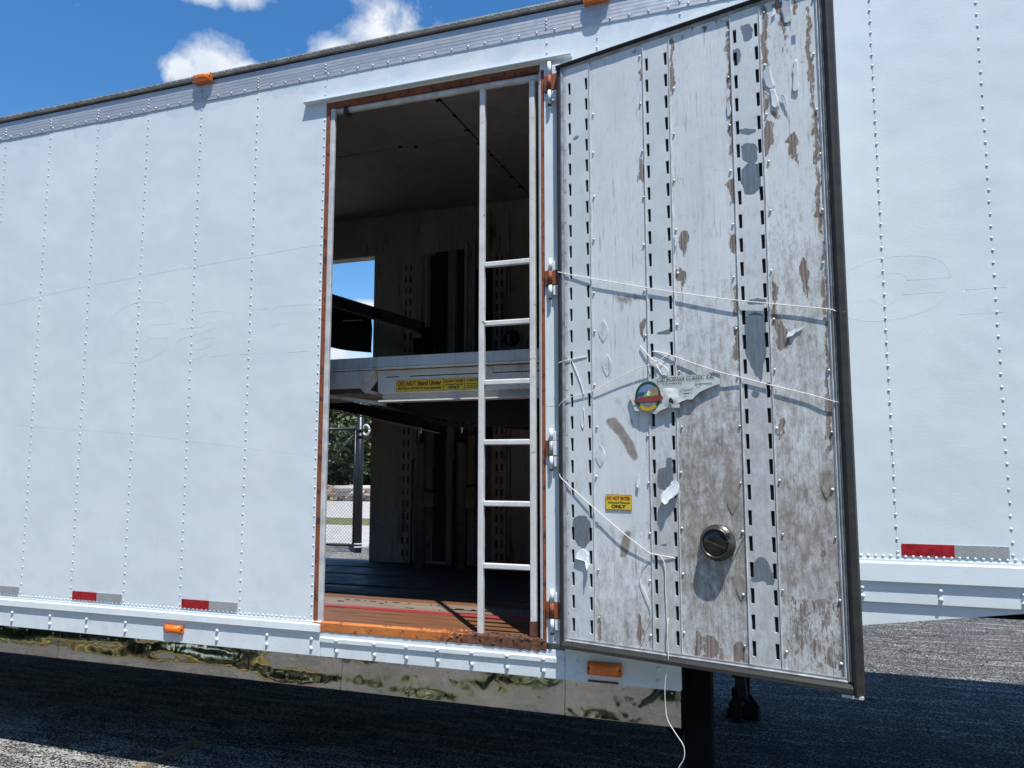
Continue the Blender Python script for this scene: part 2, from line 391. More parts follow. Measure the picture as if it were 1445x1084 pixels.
def mk_silver():
    t = NT('silver_tape'); v = t.voro(160, feature='DISTANCE_TO_EDGE')
    t.set(color=t.mix(t.ramp(v, [(.02, 0), (.08, 1)]), (.22, .23, .24), t.ramp(t.noise(7, 5), [(.3, (.36, .375, .385)), (.7, (.48, .49, .50))])), rough=.4, metal=.2); return t.m
M['tape_silver'] = mk_silver()
M['yellow'] = simple('sticker_yellow', (.74, .57, .035), .45, 0, .08, 20)
M['red'] = simple('sticker_red', (.45, .02, .03), .5, 0, .1, 20)
M['black'] = simple('sticker_black', (.02, .02, .022), .5, 0, .2, 20)
M['cord'] = simple('white_cord', (.74, .73, .69), .7, 0, .1, 60, .3, 400)
M['sign'] = simple('sign_plastic', (.56, .60, .58), .45, 0, .12, 12, .3, 40)
M['signedge'] = simple('sign_torn_edge', (.10, .085, .07), .8, 0, .5, 40)
M['flake'] = simple('paint_flake', (.62, .665, .69), .5, 0, .1, 30)
M['screw'] = simple('screw_head', (.50, .46, .38), .4, .5, .35, 30)
M['screwwhite'] = simple('painted_screw', (.72, .75, .78), .45, 0, .1, 30)
M['brass'] = simple('aged_vent_rim', (.075, .073, .06), .3, .45, .3, 20)
M['vent'] = simple('black_vent_cap', (.014, .014, .013), .18, 0, .3, 20, coat=.3)
def mk_lining(name, lo, hi, stain):
    t = NT(name)
    c = t.ramp(t.noise(4, 7, .65, vec=t.map((1.5, 1, .35))), [(.3, lo), (.7, hi)])
    st = t.ramp(t.noise(7, 8, .72, vec=t.map((1.8, 1, .3))), [(.55, 0), (.7, 1)])
    t.set(color=t.mix(st, c, stain), rough=.7, normal=t.bump(t.noise(30, 5, vec=t.map((2, 1, .3))), .3, .003)); return t.m
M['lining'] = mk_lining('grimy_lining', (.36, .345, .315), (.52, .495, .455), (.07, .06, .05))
M['lining2'] = mk_lining('darker_lining', (.20, .19, .17), (.33, .31, .28), (.05, .045, .04))  # darker tone for alternate boards, so the ribbing stands out
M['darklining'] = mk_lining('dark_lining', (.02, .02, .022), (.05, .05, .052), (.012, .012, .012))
M['ceiling'] = mk_lining('ceiling_sheet', (.34, .31, .28), (.42, .39, .355), (.27, .245, .22))
M['steel'] = simple('dark_steel', (.045, .046, .05), .5, .4, .35, 14, .2, 50)
M['blacksteel'] = simple('black_steel', (.008, .008, .009), .75, 0, .4, 14, .3, 60, spec=.15)
M['frame'] = simple('chassis_black', (.006, .006, .007), .85, 0, .4, 12, .25, 60, spec=.08)
M['galv'] = mk_lining('galvanised_beam', (.48, .495, .505), (.66, .67, .67), (.26, .245, .225))
M['deckwhite'] = mk_lining('deck_paint', (.62, .595, .55), (.76, .735, .69), (.36, .31, .25))
M['tarp'] = simple('black_tarp', (.008, .008, .009), .85, 0, .3, 10)
M['chrome'] = simple('chrome_rod', (.7, .72, .75), .12, 1., .05, 10)
M['cylgrey'] = simple('cylinder_paint', (.17, .16, .145), .55, 0, .3, 12, .2, 50)
def mk_plank(name, a, b, dark, bscale=.05, rough=.6, wet=False):
    t = NT(name); g = t.noise(26, 7, .65, vec=t.map((bscale, 1, 1)))
    c = t.ramp(g, [(.3, a), (.7, b)]); d = t.ramp(t.noise(16, 6, .7, vec=t.map((.16, 1, 1))), [(.56, 0), (.68, 1)])
    t.set(color=t.mix(d, c, dark), rough=t.ramp(t.noise(6, 4), [(.35, rough - .25 if wet else rough - .1), (.65, rough)]), normal=t.bump(g, .5, .003)); return t.m
M['plank_orange'] = mk_plank('orange_plank', (.10, .04, .018), (.21, .09, .037), (.032, .019, .014))
M['plank_red'] = mk_plank('red_strip', (.24, .022, .026), (.34, .045, .045), (.08, .02, .02))
M['plank_grey'] = mk_plank('grey_plank', (.12, .09, .07), (.25, .195, .15), (.045, .035, .03))
M['plank_dark'] = mk_plank('dark_plank', (.055, .036, .030), (.12, .082, .068), (.025, .018, .016), rough=.72, wet=True)
def mk_asphalt():
    t = NT('asphalt')
    v = t.n('ShaderNodeTexVoronoi'); t.put(v.inputs['Vector'], t.oc); v.inputs['Scale'].default_value = 120
    cell = t.n('ShaderNodeSeparateColor'); t.put(cell.inputs[0], v.outputs['Color'])
    sp = t.noise(110, 5, .75); big = t.noise(.9, 5, .6)
    g = t.math('ADD', t.math('MULTIPLY', cell.outputs[0], .55), t.math('MULTIPLY', sp, .75))
    c = t.ramp(g, [(.34, (.009, .009, .009)), (.55, (.036, .035, .035)), (.72, (.080, .079, .079)), (.9, (.20, .197, .19))])
    wear = t.math('ADD', t.noise(5, 6, .7, vec=t.map((.35, 2.4, 1), rot=(0, 0, -.05))), t.math('MULTIPLY', t.math('SUBTRACT', g, .6), .5))
    wear = t.math('ADD', wear, t.math('MULTIPLY', t.math('SUBTRACT', big, .5), .30))
    xx = t.n('ShaderNodeSeparateXYZ'); t.put(xx.inputs[0], t.oc)
    wear = t.math('ADD', wear, t.ramp(t.math('MULTIPLY', t.math('ADD', xx.outputs[0], 3.0), .3), [(0, .09), (1, 0)]))
    c = t.mix(t.ramp(wear, [(.61, 0), (.70, .95)]), c, t.ramp(g, [(.4, (.10, .10, .095)), (.75, (.38, .37, .34))]))
    ck = t.n('ShaderNodeTexVoronoi', feature='DISTANCE_TO_EDGE'); ck.inputs['Scale'].default_value = .55
    wv = t.n('ShaderNodeVectorMath', operation='ADD'); nz = t.n('ShaderNodeTexNoise'); nz.inputs['Scale'].default_value = 2.5; nz.inputs['Detail'].default_value = 6; t.put(nz.inputs['Vector'], t.oc); t.put(wv.inputs[0], t.oc); t.put(wv.inputs[1], nz.outputs['Color']); t.put(ck.inputs['Vector'], wv.outputs[0])
    crack = t.ramp(ck.outputs['Distance'], [(.0015, 1), (.005, 0)])
    stain = t.ramp(t.noise(1.7, 5, .65, vec=t.map((1, 1, 1), loc=(3, 7, 0))), [(.58, 0), (.72, .7)])
    c = t.mix(stain, c, (.016, .016, .016)); c = t.mix(crack, c, (.006, .006, .006))
    t.set(color=c, rough=.92, spec=.12, normal=t.bump(t.math('SUBTRACT', t.math('SUBTRACT', sp, v.outputs['Distance']), crack), .40, .005)); return t.m
M['asphalt'] = mk_asphalt()
def mk_line():
    t = NT('worn_yellow_paint'); sp = t.noise(150, 4, .75)
    m = t.ramp(t.math('ADD', sp, t.math('MULTIPLY', t.math('SUBTRACT', t.noise(9, 5), .5), .8)), [(.46, 0), (.54, 1)])
    t.set(color=t.mix(m, t.ramp(sp, [(.4, (.03, .03, .032)), (.6, (.09, .09, .09))]), (.30, .22, .10)), rough=.8, normal=t.bump(sp, .6, .005)); return t.m
M['line'] = mk_line()
M['kerb_yellow'] = simple('yellow_kerb', (.52, .34, .06), .7, 0, .3, 6, .3, 40)
M['gravel'] = simple('crushed_limestone', (.36, .35, .325), .9, 0, .16, 3, .6, 30)
def mk_grass():
    t = NT('dry_grass'); t.set(color=t.ramp(t.noise(2.5, 7, .7), [(.3, (.07, .085, .03)), (.7, (.17, .17, .065))]), rough=.9, normal=t.bump(t.noise(25, 5), .8, .05)); return t.m
M['grass'] = mk_grass()
def mk_leaf(name, a, b):
    t = NT(name); r = t.n('ShaderNodeObjectInfo').outputs['Random']
    t.set(color=t.ramp(t.noise(1.3, 4, .7), [(.3, a), (.7, b)]), rough=.6); return t.m
M['leaf'] = mk_leaf('olive_leaves', (.045, .065, .02), (.17, .19, .07))
M['leaf2'] = mk_leaf('dark_leaves', (.03, .05, .018), (.10, .125, .045))
M['bark'] = simple('bark', (.10, .075, .055), .9, 0, .4, 6, .6, 20)
M['fence'] = simple('black_fence_coat', (.014, .015, .018), .4, .1, .3, 10)
M['rock'] = simple('rubble', (.30, .22, .17), .9, 0, .35, 3, .5, 10)
M['log'] = simple('bleached_log', (.46, .43, .38), .9, 0, .2, 5, .5, 20)
M['ghost'] = M['white']

# ------------------------------------------------------------------ the ground
def sheet(name, x0, x1, y0, y1, z, m, kind='structure'):
    o = MB().add([(x0, y0, z), (x1, y0, z), (x1, y1, z), (x0, y1, z)], [(0, 1, 2, 3)]).build(name, m); o['kind'] = kind; return o
sheet('ground', -600, 600, -600, 600, -.012, M['grass'])
sheet('asphalt_lot', -50, 40, -10, 10.9, 0, M['asphalt'])
sheet('gravel_road', -60, 60, 10.9, 16.1, -.004, M['gravel'])
sheet('gravel_yard', -60, 60, 18.7, 29, -.004, M['gravel'])
# worn yellow bay line running out from under the trailer
a, b = gz(275, 1050), gz(205, 1084)
o = sheet('bay_line', -3.575, -3.475, -6.5, .55, .004, M['line'])
# kerb and verge behind the photographer, seen only as reflections in the skirt
o = MB().box(-13, -7.2, -7.3, -6.7, -.02, .16).build('kerb', M['kerb_yellow'], bevel=.02); o['kind'] = 'structure'

# ------------------------------------------------------------------ the trailer
T = empty('enclosed_trailer')
tag(T, 'long white riveted box trailer with polished skirt and its tall side door swung open', 'trailer')
XL, XR = -8.2, 5.2  # unseen right end lengthened to cut sky light on the ground below
ZR, ZT, ZB = 3.90, 4.055, .915          # top-rail lower edge, roof edge, panel lower edge
WID = 2.50
S = .4064
colsL = [-2.359] + [-2.815 - i * S for i in range(14)]
colsR = [-.802, -.397, .009, .419, .825, 1.232, 1.638, 2.045, 2.451, 2.857, 3.264]
OPX0, OPX1, OPZ1 = -2.345, -1.076, 3.725
XSTEP = -.463
vn = vnoise(7)
PANELS = []
def side_panel(x0, x1, z0, z1, k, name='side_panel'):
    nu, nv = 8, max(4, int((z1 - z0) / .06))
    def fx(u, v):
        x = x0 + (x1 - x0) * u; z = z0 + (z1 - z0) * v
        pil = math.sin(math.pi * u) * math.sin(math.pi * min(1, v * 1.0))
        y = -.0020 * pil * (vn(x * 2.1 + 9, z * 1.7 + k * 3.1) * 2 - .7) - (.0012 if k % 2 else 0)
        return (x, y, z)
    PANELS.append((x0, x1, z0, z1, fx))
    vs, fs = grid(fx, nu, nv); mb = MB().add(vs, fs, 0, True)
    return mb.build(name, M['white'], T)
xs = sorted(colsL)
for i in range(len(xs) - 1): side_panel(xs[i] - .008 * (i % 2), xs[i + 1] + .008 * (i % 2), ZB, ZR + .01, i)
side_panel(-2.359, OPX0 - .004, ZB, ZR + .01, 0)
side_panel(OPX0 - .004, -1.10, 3.735, ZR + .01, 1, 'header_panel')
side_panel(-1.10, -.802, ZB - .02, ZR + .01, 2)
side_panel(-.802, XSTEP, ZB - .02, ZR + .01, 1)
rx = [XSTEP] + colsR[2:]
rx = [XSTEP, -.397] + colsR[2:]
for i in range(len(rx) - 1): side_panel(rx[i], rx[i + 1], 1.335, ZR + .01, i)

# rivets down each seam
def rivet_row(x, z0, z1, y=-.001, r=.0056, step=.0508, name='rivet_row'):
    mb = MB(); rn = random.Random(int(x * 1000)); z = z0
    while z < z1:
        mb.dome(x + rn.uniform(-.0012, .0012), y, z + rn.uniform(-.0015, .0015), r * rn.uniform(.9, 1.1), r * .62); z += step
    return mb.build(name, M['white'], T, kind='stuff')
for x in colsL: rivet_row(x, ZB + .03, ZR - .01, -.0015)
rivet_row(-1.062, 1.0, ZR - .01, -.0015)
for x in colsR: rivet_row(x, (ZB if x < XSTEP else 1.36) + .01, ZR - .01, -.0015)
mb = MB(); rn = random.Random(5)
x = XL
while x < -2.40: mb.dome(x, -.002, .9255 + rn.uniform(-.001, .001), .0052, .004); x += .029
mb.build('rivet_row', M['white'], T, kind='stuff')
mb = MB(); x = XSTEP + .03
while x < XR: mb.dome(x, -.002, 1.352 + rn.uniform(-.001, .001), .0066, .005); x += .0275
mb.build('rivet_row', M['white'], T, kind='stuff')

# bottom rail: upper flange standing proud of the lower band, with paired rivets
def bottom_rail(x0, x1, zt, zl, zb, name):
    # profile in (y,z): flange then band
    prof = [(.03, zt), (-.006, zt), (-.006, zt - .012), (-.016, zt - .016), (-.018, zl), (-.004, zl - .004), (-.004, zb), (.03, zb)]
    MB().prism(prof, x0, x1, axis='x').build(name, M['white'], T, bevel=.0015)
bottom_rail(XL, -3.87, .914, .862, .739, 'bottom_rail'); bottom_rail(-3.868, -2.30, .914, .862, .739, 'bottom_rail')
# below the doorway
prof = [(.03, .868), (-.003, .868), (-.003, .838), (-.011, .834), (-.011, .812), (-.002, .808), (-.002, .739), (.03, .739)]
MB().prism(prof, -2.298, -.99, axis='x').build('bottom_rail', M['white'], T, bevel=.0015)
MB().box(-.988, XSTEP, -.004, .03, .738, .905).build('corner_plate', M['white'], T, bevel=.002)
bottom_rail(XSTEP, XR, 1.340, 1.250, 1.165, 'bottom_rail')
mb = MB()
for k in range(19):
    x = -7.9 + k * .31 + random.Random(k).uniform(-.05, .05)
    for z in (.823, .775): mb.dome(x, -.005, z, .0105, .009)
for x in (-2.20, -1.98, -1.80, -1.63, -1.45, -1.27, -1.09, -.93, -.56):
    mb.dome(x, -.004 if x > -1 else -.012, .826, .0105, .009); mb.dome(x, -.006, .772, .0105, .009)
for k in range(11):
    x = .30 + k * .285 - .02
    for z in (1.222, 1.188): mb.dome(x, -.005, z, .0095, .009)
mb.build('large_rivets', M['white'], T, kind='stuff')
# gooseneck side plate tapering up under the rail
p0, p1 = at(1213, 882, .02), at(1445, 866, .02); sl = (p1.z - p0.z) / (p1.x - p0.x)
poly = [(XSTEP + .02, 1.1645), (.965, 1.1645), (XSTEP + .02, p0.z + sl * (XSTEP + .02 - p0.x))]
MB().prism(poly, .010, .028).build('gooseneck_plate', M['white'], T)

# top rail: ribbed extrusion under a dark oxidised roof lip
prof = [(.02, ZR - .012), (-.004, ZR - .012)]
z = ZR - .01
for k in range(6):
    prof += [(-.006, z), (-.006, z + .016), (-.0048, z + .0165), (-.0048, z + .0180)]; z += .019
prof += [(-.006, z), (-.006, z + .006), (.02, z + .006)]
MB().prism(prof, XL, XR, axis='x').build('top_rail', M['alu'], T)
MB().prism([(.30, ZT + .012), (-.012, ZT), (-.020, ZT - .012), (-.019, ZT - .034), (-.004, ZT - .036), (.02, ZT - .030), (.30, ZT - .02)], XL - .01, XR + .01, axis='x').build('roof_lip', M['cap'], T, bevel=.002)
mb = MB(); x = XL
while x < XR: mb.dome(x, -.007, ZR + .004, .0058, .005); x += .0945
for x in colsL + [-1.062] + colsR:
    for dz in (.022, .042, .06): mb.dome(x, -.007, ZR + dz, .0058, .005)
x = XL
while x < XR: mb.dome(x, -.0205, ZT - .017, .003, .003); x += .05
mb.build('rail_rivets', M['alu'], T, kind='stuff')
MB().box(XL, XR, .02, WID, ZT - .03, ZT + .005).build('roof', M['alu'], T)

# polished skirt in buckled sheets
sk = [XL, -5.9, -4.1, -2.17, -.99, XSTEP - .002]
v2, v3 = vnoise(21), vnoise(22)
for i in range(len(sk) - 1):
    x0, x1 = sk[i] + .0015, sk[i + 1] - .0015; nu = max(10, int((x1 - x0) / .018)); nv = 12
    def fx(u, v):
        x = x0 + (x1 - x0) * u; z = .588 + .150 * v
        w = (v2(x * 2.4, z * 9) - .5) * .0115 + (v3(x * 6, z * 14) - .5) * .0034 - .016 * (1 - v)
        w = (w + .016 * (1 - v)) * (1 if x < -2.9 else max(.30, 1 - (x + 2.9) * .9)) - .016 * (1 - v)
        e = min(1, v * 4, (1 - v) * 4)
        return (x, .006 + (w + .016 * (1 - v)) * e - .016 * (1 - v), z)
    vs, fs = grid(fx, nu, nv); mb = MB().add(vs, fs, 0, True)
    mb.box(x0, x1, -.0105, .03, .5855, .5878)
    o = mb.build('skirt_panel', M['stainless'], T)
mb = MB().add([(XSTEP, -.010, .588), (XSTEP, .06, .588), (XSTEP, .06, .739), (XSTEP, .006, .739)], [(0, 1, 2, 3)])
mb.build('skirt_return', M['stainless'], T)
mb = MB()
for k in range(34):
    r = random.Random(k); mb.dome(-7.6 + k * .215, .004, .725 + r.uniform(-.006, .002), .005, .004)
    if k % 4 == 0: mb.dome(-7.5 + k * .215, .004, .605, .005, .004)
mb.build('skirt_screws', M['stainless'], T, kind='stuff')

# reflective tape
for (x0, z0) in ((-4.836, .927), (-4.019, .927), (-3.207, .927), (.434, 1.353)):
    L = .378
    t0 = empty('reflective_tape', parent=T)
    MB().box(x0, x0 + L * .5, -.0045, -.001, z0 + .002, z0 + .05).build('red_half', M['tape_red'], t0)
    MB().box(x0 + L * .5, x0 + L, -.0045, -.001, z0 + .002, z0 + .05).build('silver_half', M['tape_silver'], t0)
# amber marker lamps
def lamp(x, z, w, h, y=-.01, tilt=0):
    t0 = empty('marker_lamp', (x, y, z), parent=T)
    MB().box(-w / 2, w / 2, -.012, .012, -h / 2, h / 2).build('base', M['amberbase'], t0, bevel=.004)
    mb = MB(); vs, fs = grid(lambda u, v: ((u - .5) * w * .86, -.012 - .020 * (1 - (2 * u - 1) ** 4) * (1 - (2 * v - 1) ** 4), (v - .5) * h * .86), 14, 8)
    mb.add(vs, fs, 0, True); mb.build('lens', M['amber'], t0)
    for sx in (-1, 1): MB().dome(sx * w * .45, -.012, 0, .006).build('screw', M['black'], t0)
lamp(-3.205, 4.022, .135, .052, -.022); lamp(-.80, 4.022, .13, .052, -.022)
lamp(-3.247, .812, .135, .046, -.006); lamp(-.80, .806, .158, .056, -.016)
MB().box(-.88, -.74, -.0075, -.003, .742, .752).build('rust_streak', M['sill'], T)

# doorway surround
MB().prism([(-.028, 3.744), (-.031, 3.750), (-.006, 3.753), (.002, 3.760), (.004, 3.744)], -2.486, -.93, axis='x').build('drip_rail', M['white'], T, bevel=.001)
MB().box(OPX0, OPX1, .0, .05, 3.703, 3.738).build('header_strip', M['orange'], T)
MB().tube([(-2.325, .03, 3.694), (-1.9, .03, 3.690), (-1.5, .03, 3.688), (-1.115, .03, 3.684)], .019, 12).build('header_tube', M['jamb'], T)
MB().box(-2.246, -2.222, .008, .055, 3.665, 3.72).build('tube_clip', M['rubber'], T)
MB().box(OPX0, OPX0 + .018, -.002, .05, .90, 3.703).build('jamb_strip', M['orange'], T)
MB().box(OPX0 + .018, OPX0 + .047, .004, .024, .905, 3.703).build('jamb_liner', M['jamb'], T, bevel=.004)
MB().box(OPX1 - .019, OPX1, -.002, .05, .90, 3.703).build('jamb_strip', M['orange'], T)
MB().box(OPX1 - .034, OPX1 - .019, .006, .07, .905, 3.703).build('jamb_liner', M['jamb'], T, bevel=.004)
mb = MB(); rn = random.Random(4)   # rusted sill lip, ragged lower edge
n = 90; top = []; bot = []
for i in range(n + 1):
    x = OPX0 - .004 + (OPX1 - OPX0 + .004) * i / n; k = i / n
    bot.append((x, .868 - rn.uniform(0, .006) - (.010 * max(0, k - .7) / .3) * rn.uniform(.2, 1.2)))
poly = [(OPX0 - .004, .910), (OPX1, .910)] + bot[::-1]
mb.prism(poly, -.007, .04); mb.build('sill', M['sill'], T, bevel=.003)
mb = MB(); rn = random.Random(31)
for k in range(420):
    x = rn.triangular(-1.75, OPX1, OPX1 - .05); y = rn.uniform(-.009, .07); r = rn.uniform(.0015, .006)
    z = (.909 if y > -.004 else rn.uniform(.872, .908)); d = [rn.uniform(.5, 1.3) for _ in range(8)]
    mb.add([(x + r * d[i] * (1.4 if i & 1 else -1.4), y + r * d[i] * (1 if i & 2 else -1), z + r * .7 * d[i] * (1 if i & 4 else -1)) for i in range(8)], [(0, 2, 3, 1), (4, 5, 7, 6), (0, 1, 5, 4), (2, 6, 7, 3), (0, 4, 6, 2), (1, 3, 7, 5)])
mb.build('rust_scale', M['sill'], T, kind='stuff')
# hinge post
MB().box(OPX1, -.985, -.0045, -.002, 2.0, 3.73).build('post_cover', M['white'], T)
MB().box(OPX1, -.985, -.0045, -.002, .90, 1.998).build('post_cover', M['white'], T)
for zc, h, oc in ((3.62, .215, True), (2.625, .19, True), (1.80, .19, False), (1.05, .195, True)):
    hg = empty('hinge', (-1.043, -.022, zc), parent=T)
    for s0, s1, m in ((-.5, -.18, 'white'), (-.18, .18, 'orange' if oc else 'trim'), (.18, .5, 'white')):
        MB().tube([(0, 0, h * s0 + .001), (0, 0, h * s1 - .001)], .0092 if m == 'white' else .0105, 14).build('knuckle', M[m], hg)
    MB().box(-.030, .0, .004, .024, -h * .20, h * .20).build('leaf', M['orange' if oc else 'sill'], hg, bevel=.002)
    MB().box(.0, .062, -.002, .006, -h * .18, h * .18).build('leaf', M['orange' if oc else 'white'], hg, bevel=.002)
    MB().box(.012, .056, .000, .006, -h * .46, -h * .19).build('strap', M['white'], hg, bevel=.003)
    MB().box(.012, .056, .000, .006, h * .19, h * .42).build('strap', M['white'], hg, bevel=.003)
    for bz in (-.30, .30, -.40): MB().dome(.035, .000, h * bz, .005).build('bolt', M['screw'], hg)
    MB().tube([(0, 0, -h * .5), (0, 0, -h * .56)], .009, 8).build('pin', M['steel'], hg)

# ghosts of removed lettering: faint raised paint edges on the side
def spl(pts, k=6):
    out = []; P = [Vector(p) for p in pts]; n = len(P)
    for i in range(n - 1):
        a, b, c, d = P[max(i - 1, 0)], P[i], P[i + 1], P[min(i + 2, n - 1)]
        for j in range(k):
            t = j / k; out.append(.5 * ((2 * b) + (c - a) * t + (2 * a - 5 * b + 4 * c - d) * t * t + (3 * b - a - 3 * c + d) * t ** 3))
    return out + [P[-1]]
def ghost(paths, ox, oy, s):
    for lst in paths:
        mb = MB()
        for (sm, pts) in lst:
            P = [at(ox + x * s, oy + y * s, -.0005) for x, y in pts]
            P = spl(P, 5) if sm else [P[k].lerp(P[k + 1], j / 8) for k in range(len(P) - 1) for j in range(8)] + [P[-1]]
            for p in P:
                for (x0, x1, z0, z1, fx) in PANELS:
                    if x0 <= p.x < x1 and z0 <= p.z < z1: p.y = fx((p.x - x0) / (x1 - x0), (p.z - z0) / (z1 - z0))[1] + .0002
            mb.tube(P, .0007, 4, smooth=True)
        mb.build('ghost_letter', M['white'], T, label='faint raised outline of a removed letter under white paint')
ghost([
    [(1, [(325, 190), (440, 195), (500, 225), (525, 265), (525, 315)]), (0, [(525, 315), (395, 322)]),
     (1, [(395, 322), (370, 285), (320, 275), (270, 310), (235, 380), (230, 440), (260, 465), (325, 462), (370, 402)]), (0, [(370, 402), (500, 400)]),
     (1, [(500, 405), (460, 470), (390, 520), (300, 545), (200, 545), (130, 515), (100, 460), (110, 380), (150, 300), (220, 225), (325, 190)])],
    [(1, [(560, 350), (600, 285), (680, 255), (790, 245), (870, 258), (890, 285), (880, 390), (860, 495)]), (0, [(860, 495), (735, 508), (725, 485)]),
     (1, [(725, 485), (650, 520), (570, 525), (515, 495), (520, 450), (560, 410), (650, 380), (740, 350), (760, 320), (720, 310), (680, 335)]), (0, [(680, 335), (560, 350)]),
     (1, [(755, 395), (680, 410), (640, 435), (645, 462), (690, 465), (735, 440), (755, 395)])],
    [(0, [(960, 238), (1085, 230), (1080, 255)]), (1, [(1080, 255), (1120, 225), (1200, 212), (1370, 205)]), (0, [(960, 238), (895, 497), (1050, 490)]),
     (1, [(1050, 490), (1060, 400), (1075, 350), (1110, 325), (1190, 315)]), (0, [(1180, 485), (1320, 475)])],
], 120, 380, .2422)
ghost([
    [(1, [(60, 320), (110, 290), (250, 220), (400, 180), (600, 162), (760, 178), (860, 230), (900, 322)]), (0, [(900, 322), (580, 345)]),
     (1, [(580, 345), (550, 305), (490, 290), (400, 300), (330, 350), (300, 430), (310, 490), (400, 525), (480, 510), (540, 465)]), (0, [(550, 450), (870, 428)]),
     (1, [(870, 428), (840, 490), (740, 560), (600, 610), (420, 640), (300, 648), (110, 620)])],
    [(0, [(1000, 415), (1340, 392), (1330, 430), (1290, 580), (960, 597), (1000, 415)])],
], 1170, 330, .1903)

for pts in ([(-495, 210), (0, 102), (560, 0), (1380, -145)], [(-495, 900), (300, 960), (1330, 1090)]):
    P = [at(120 + x * .2422, 380 + y * .2422, -.0005) for x, y in pts]; P = [P[k].lerp(P[k + 1], j / 40) for k in range(len(P) - 1) for j in range(40)] + [P[-1]]
    for p in P:
        for (x0, x1, z0, z1, fx) in PANELS:
            if x0 <= p.x < x1 and z0 <= p.z < z1: p.y = fx((p.x - x0) / (x1 - x0), (p.z - z0) / (z1 - z0))[1] + .0002
    MB().tube(P, .0007, 4).build('paint_crease', M['white'], T)

# ------------------------------------------------------------------ interior
YF = 2.36      # inner face of the far wall
FOX0, FOX1, FOZ = -4.62, -3.385, 3.575
# near-wall lining (behind the outer panels)
for (x0, x1, z0, z1) in ((XL, OPX0 + .018, .75, 3.93), (OPX1 - .019, XR, .75, 3.93), (OPX0 + .018, OPX1 - .019, 3.738, 3.93)):
    if x1 == XR:
        MB().box(x0, XSTEP, .02, .05, .75, 3.93).build('wall_lining', M['lining'], T)
        MB().box(XSTEP + .001, XR, .0205, .0495, 1.19, 3.93).build('wall_lining', M['lining'], T)
    else: MB().box(x0, x1, .02, .05, z0, z1).build('wall_lining', M['lining'], T)
for (x0, x1, z0, z1) in ((XL, FOX0, .6, 3.93), (FOX1, XSTEP, .6, 3.93), (XSTEP + .001, XR, 1.19, 3.93), (FOX0, FOX1, FOZ, 3.93), (FOX0, FOX1, .6, .90)):
    MB().box(x0, x1, YF, WID - .02, z0, z1).build('far_wall', M['lining'], T)
MB().box(XL, XR, WID - .02, WID, 3.88, 4.05).build('far_rail', M['alu'], T)
MB().box(XL - .02, XL, .02, WID, .7, 4.03).build('end_wall', M['lining'], T)
MB().box(XR, XR + .02, .02, WID, 1.19, 4.03).build('end_wall', M['lining'], T)
MB().box(-.36, -.33, .05, YF, .92, 3.93).build('bulkhead', M['lining'], T)
# ceiling sheets with open joints
for x0, x1 in ((XL, -4.345), (-4.341, -1.908), (-1.894, -.365)):
    for y0, y1 in ((.05, 1.073), (1.087, YF)):
        MB().box(x0, x1, y0, y1, 3.93, 3.942).build('ceiling_sheet', M['ceiling'], T)
mb = MB()
for k in range(9): mb.box(-1.912 + random.Random(k).uniform(-.02, .004), -1.892, .3 + k * .22, .318 + k * .22, 3.924, 3.930)
for x, y in ((-2.45, 1.06), (-2.35, 1.10)): mb.box(x - .012, x + .012, y - .008, y + .008, 3.924, 3.930)
mb.build('ceiling_fixings', M['blacksteel'], T, kind='stuff')
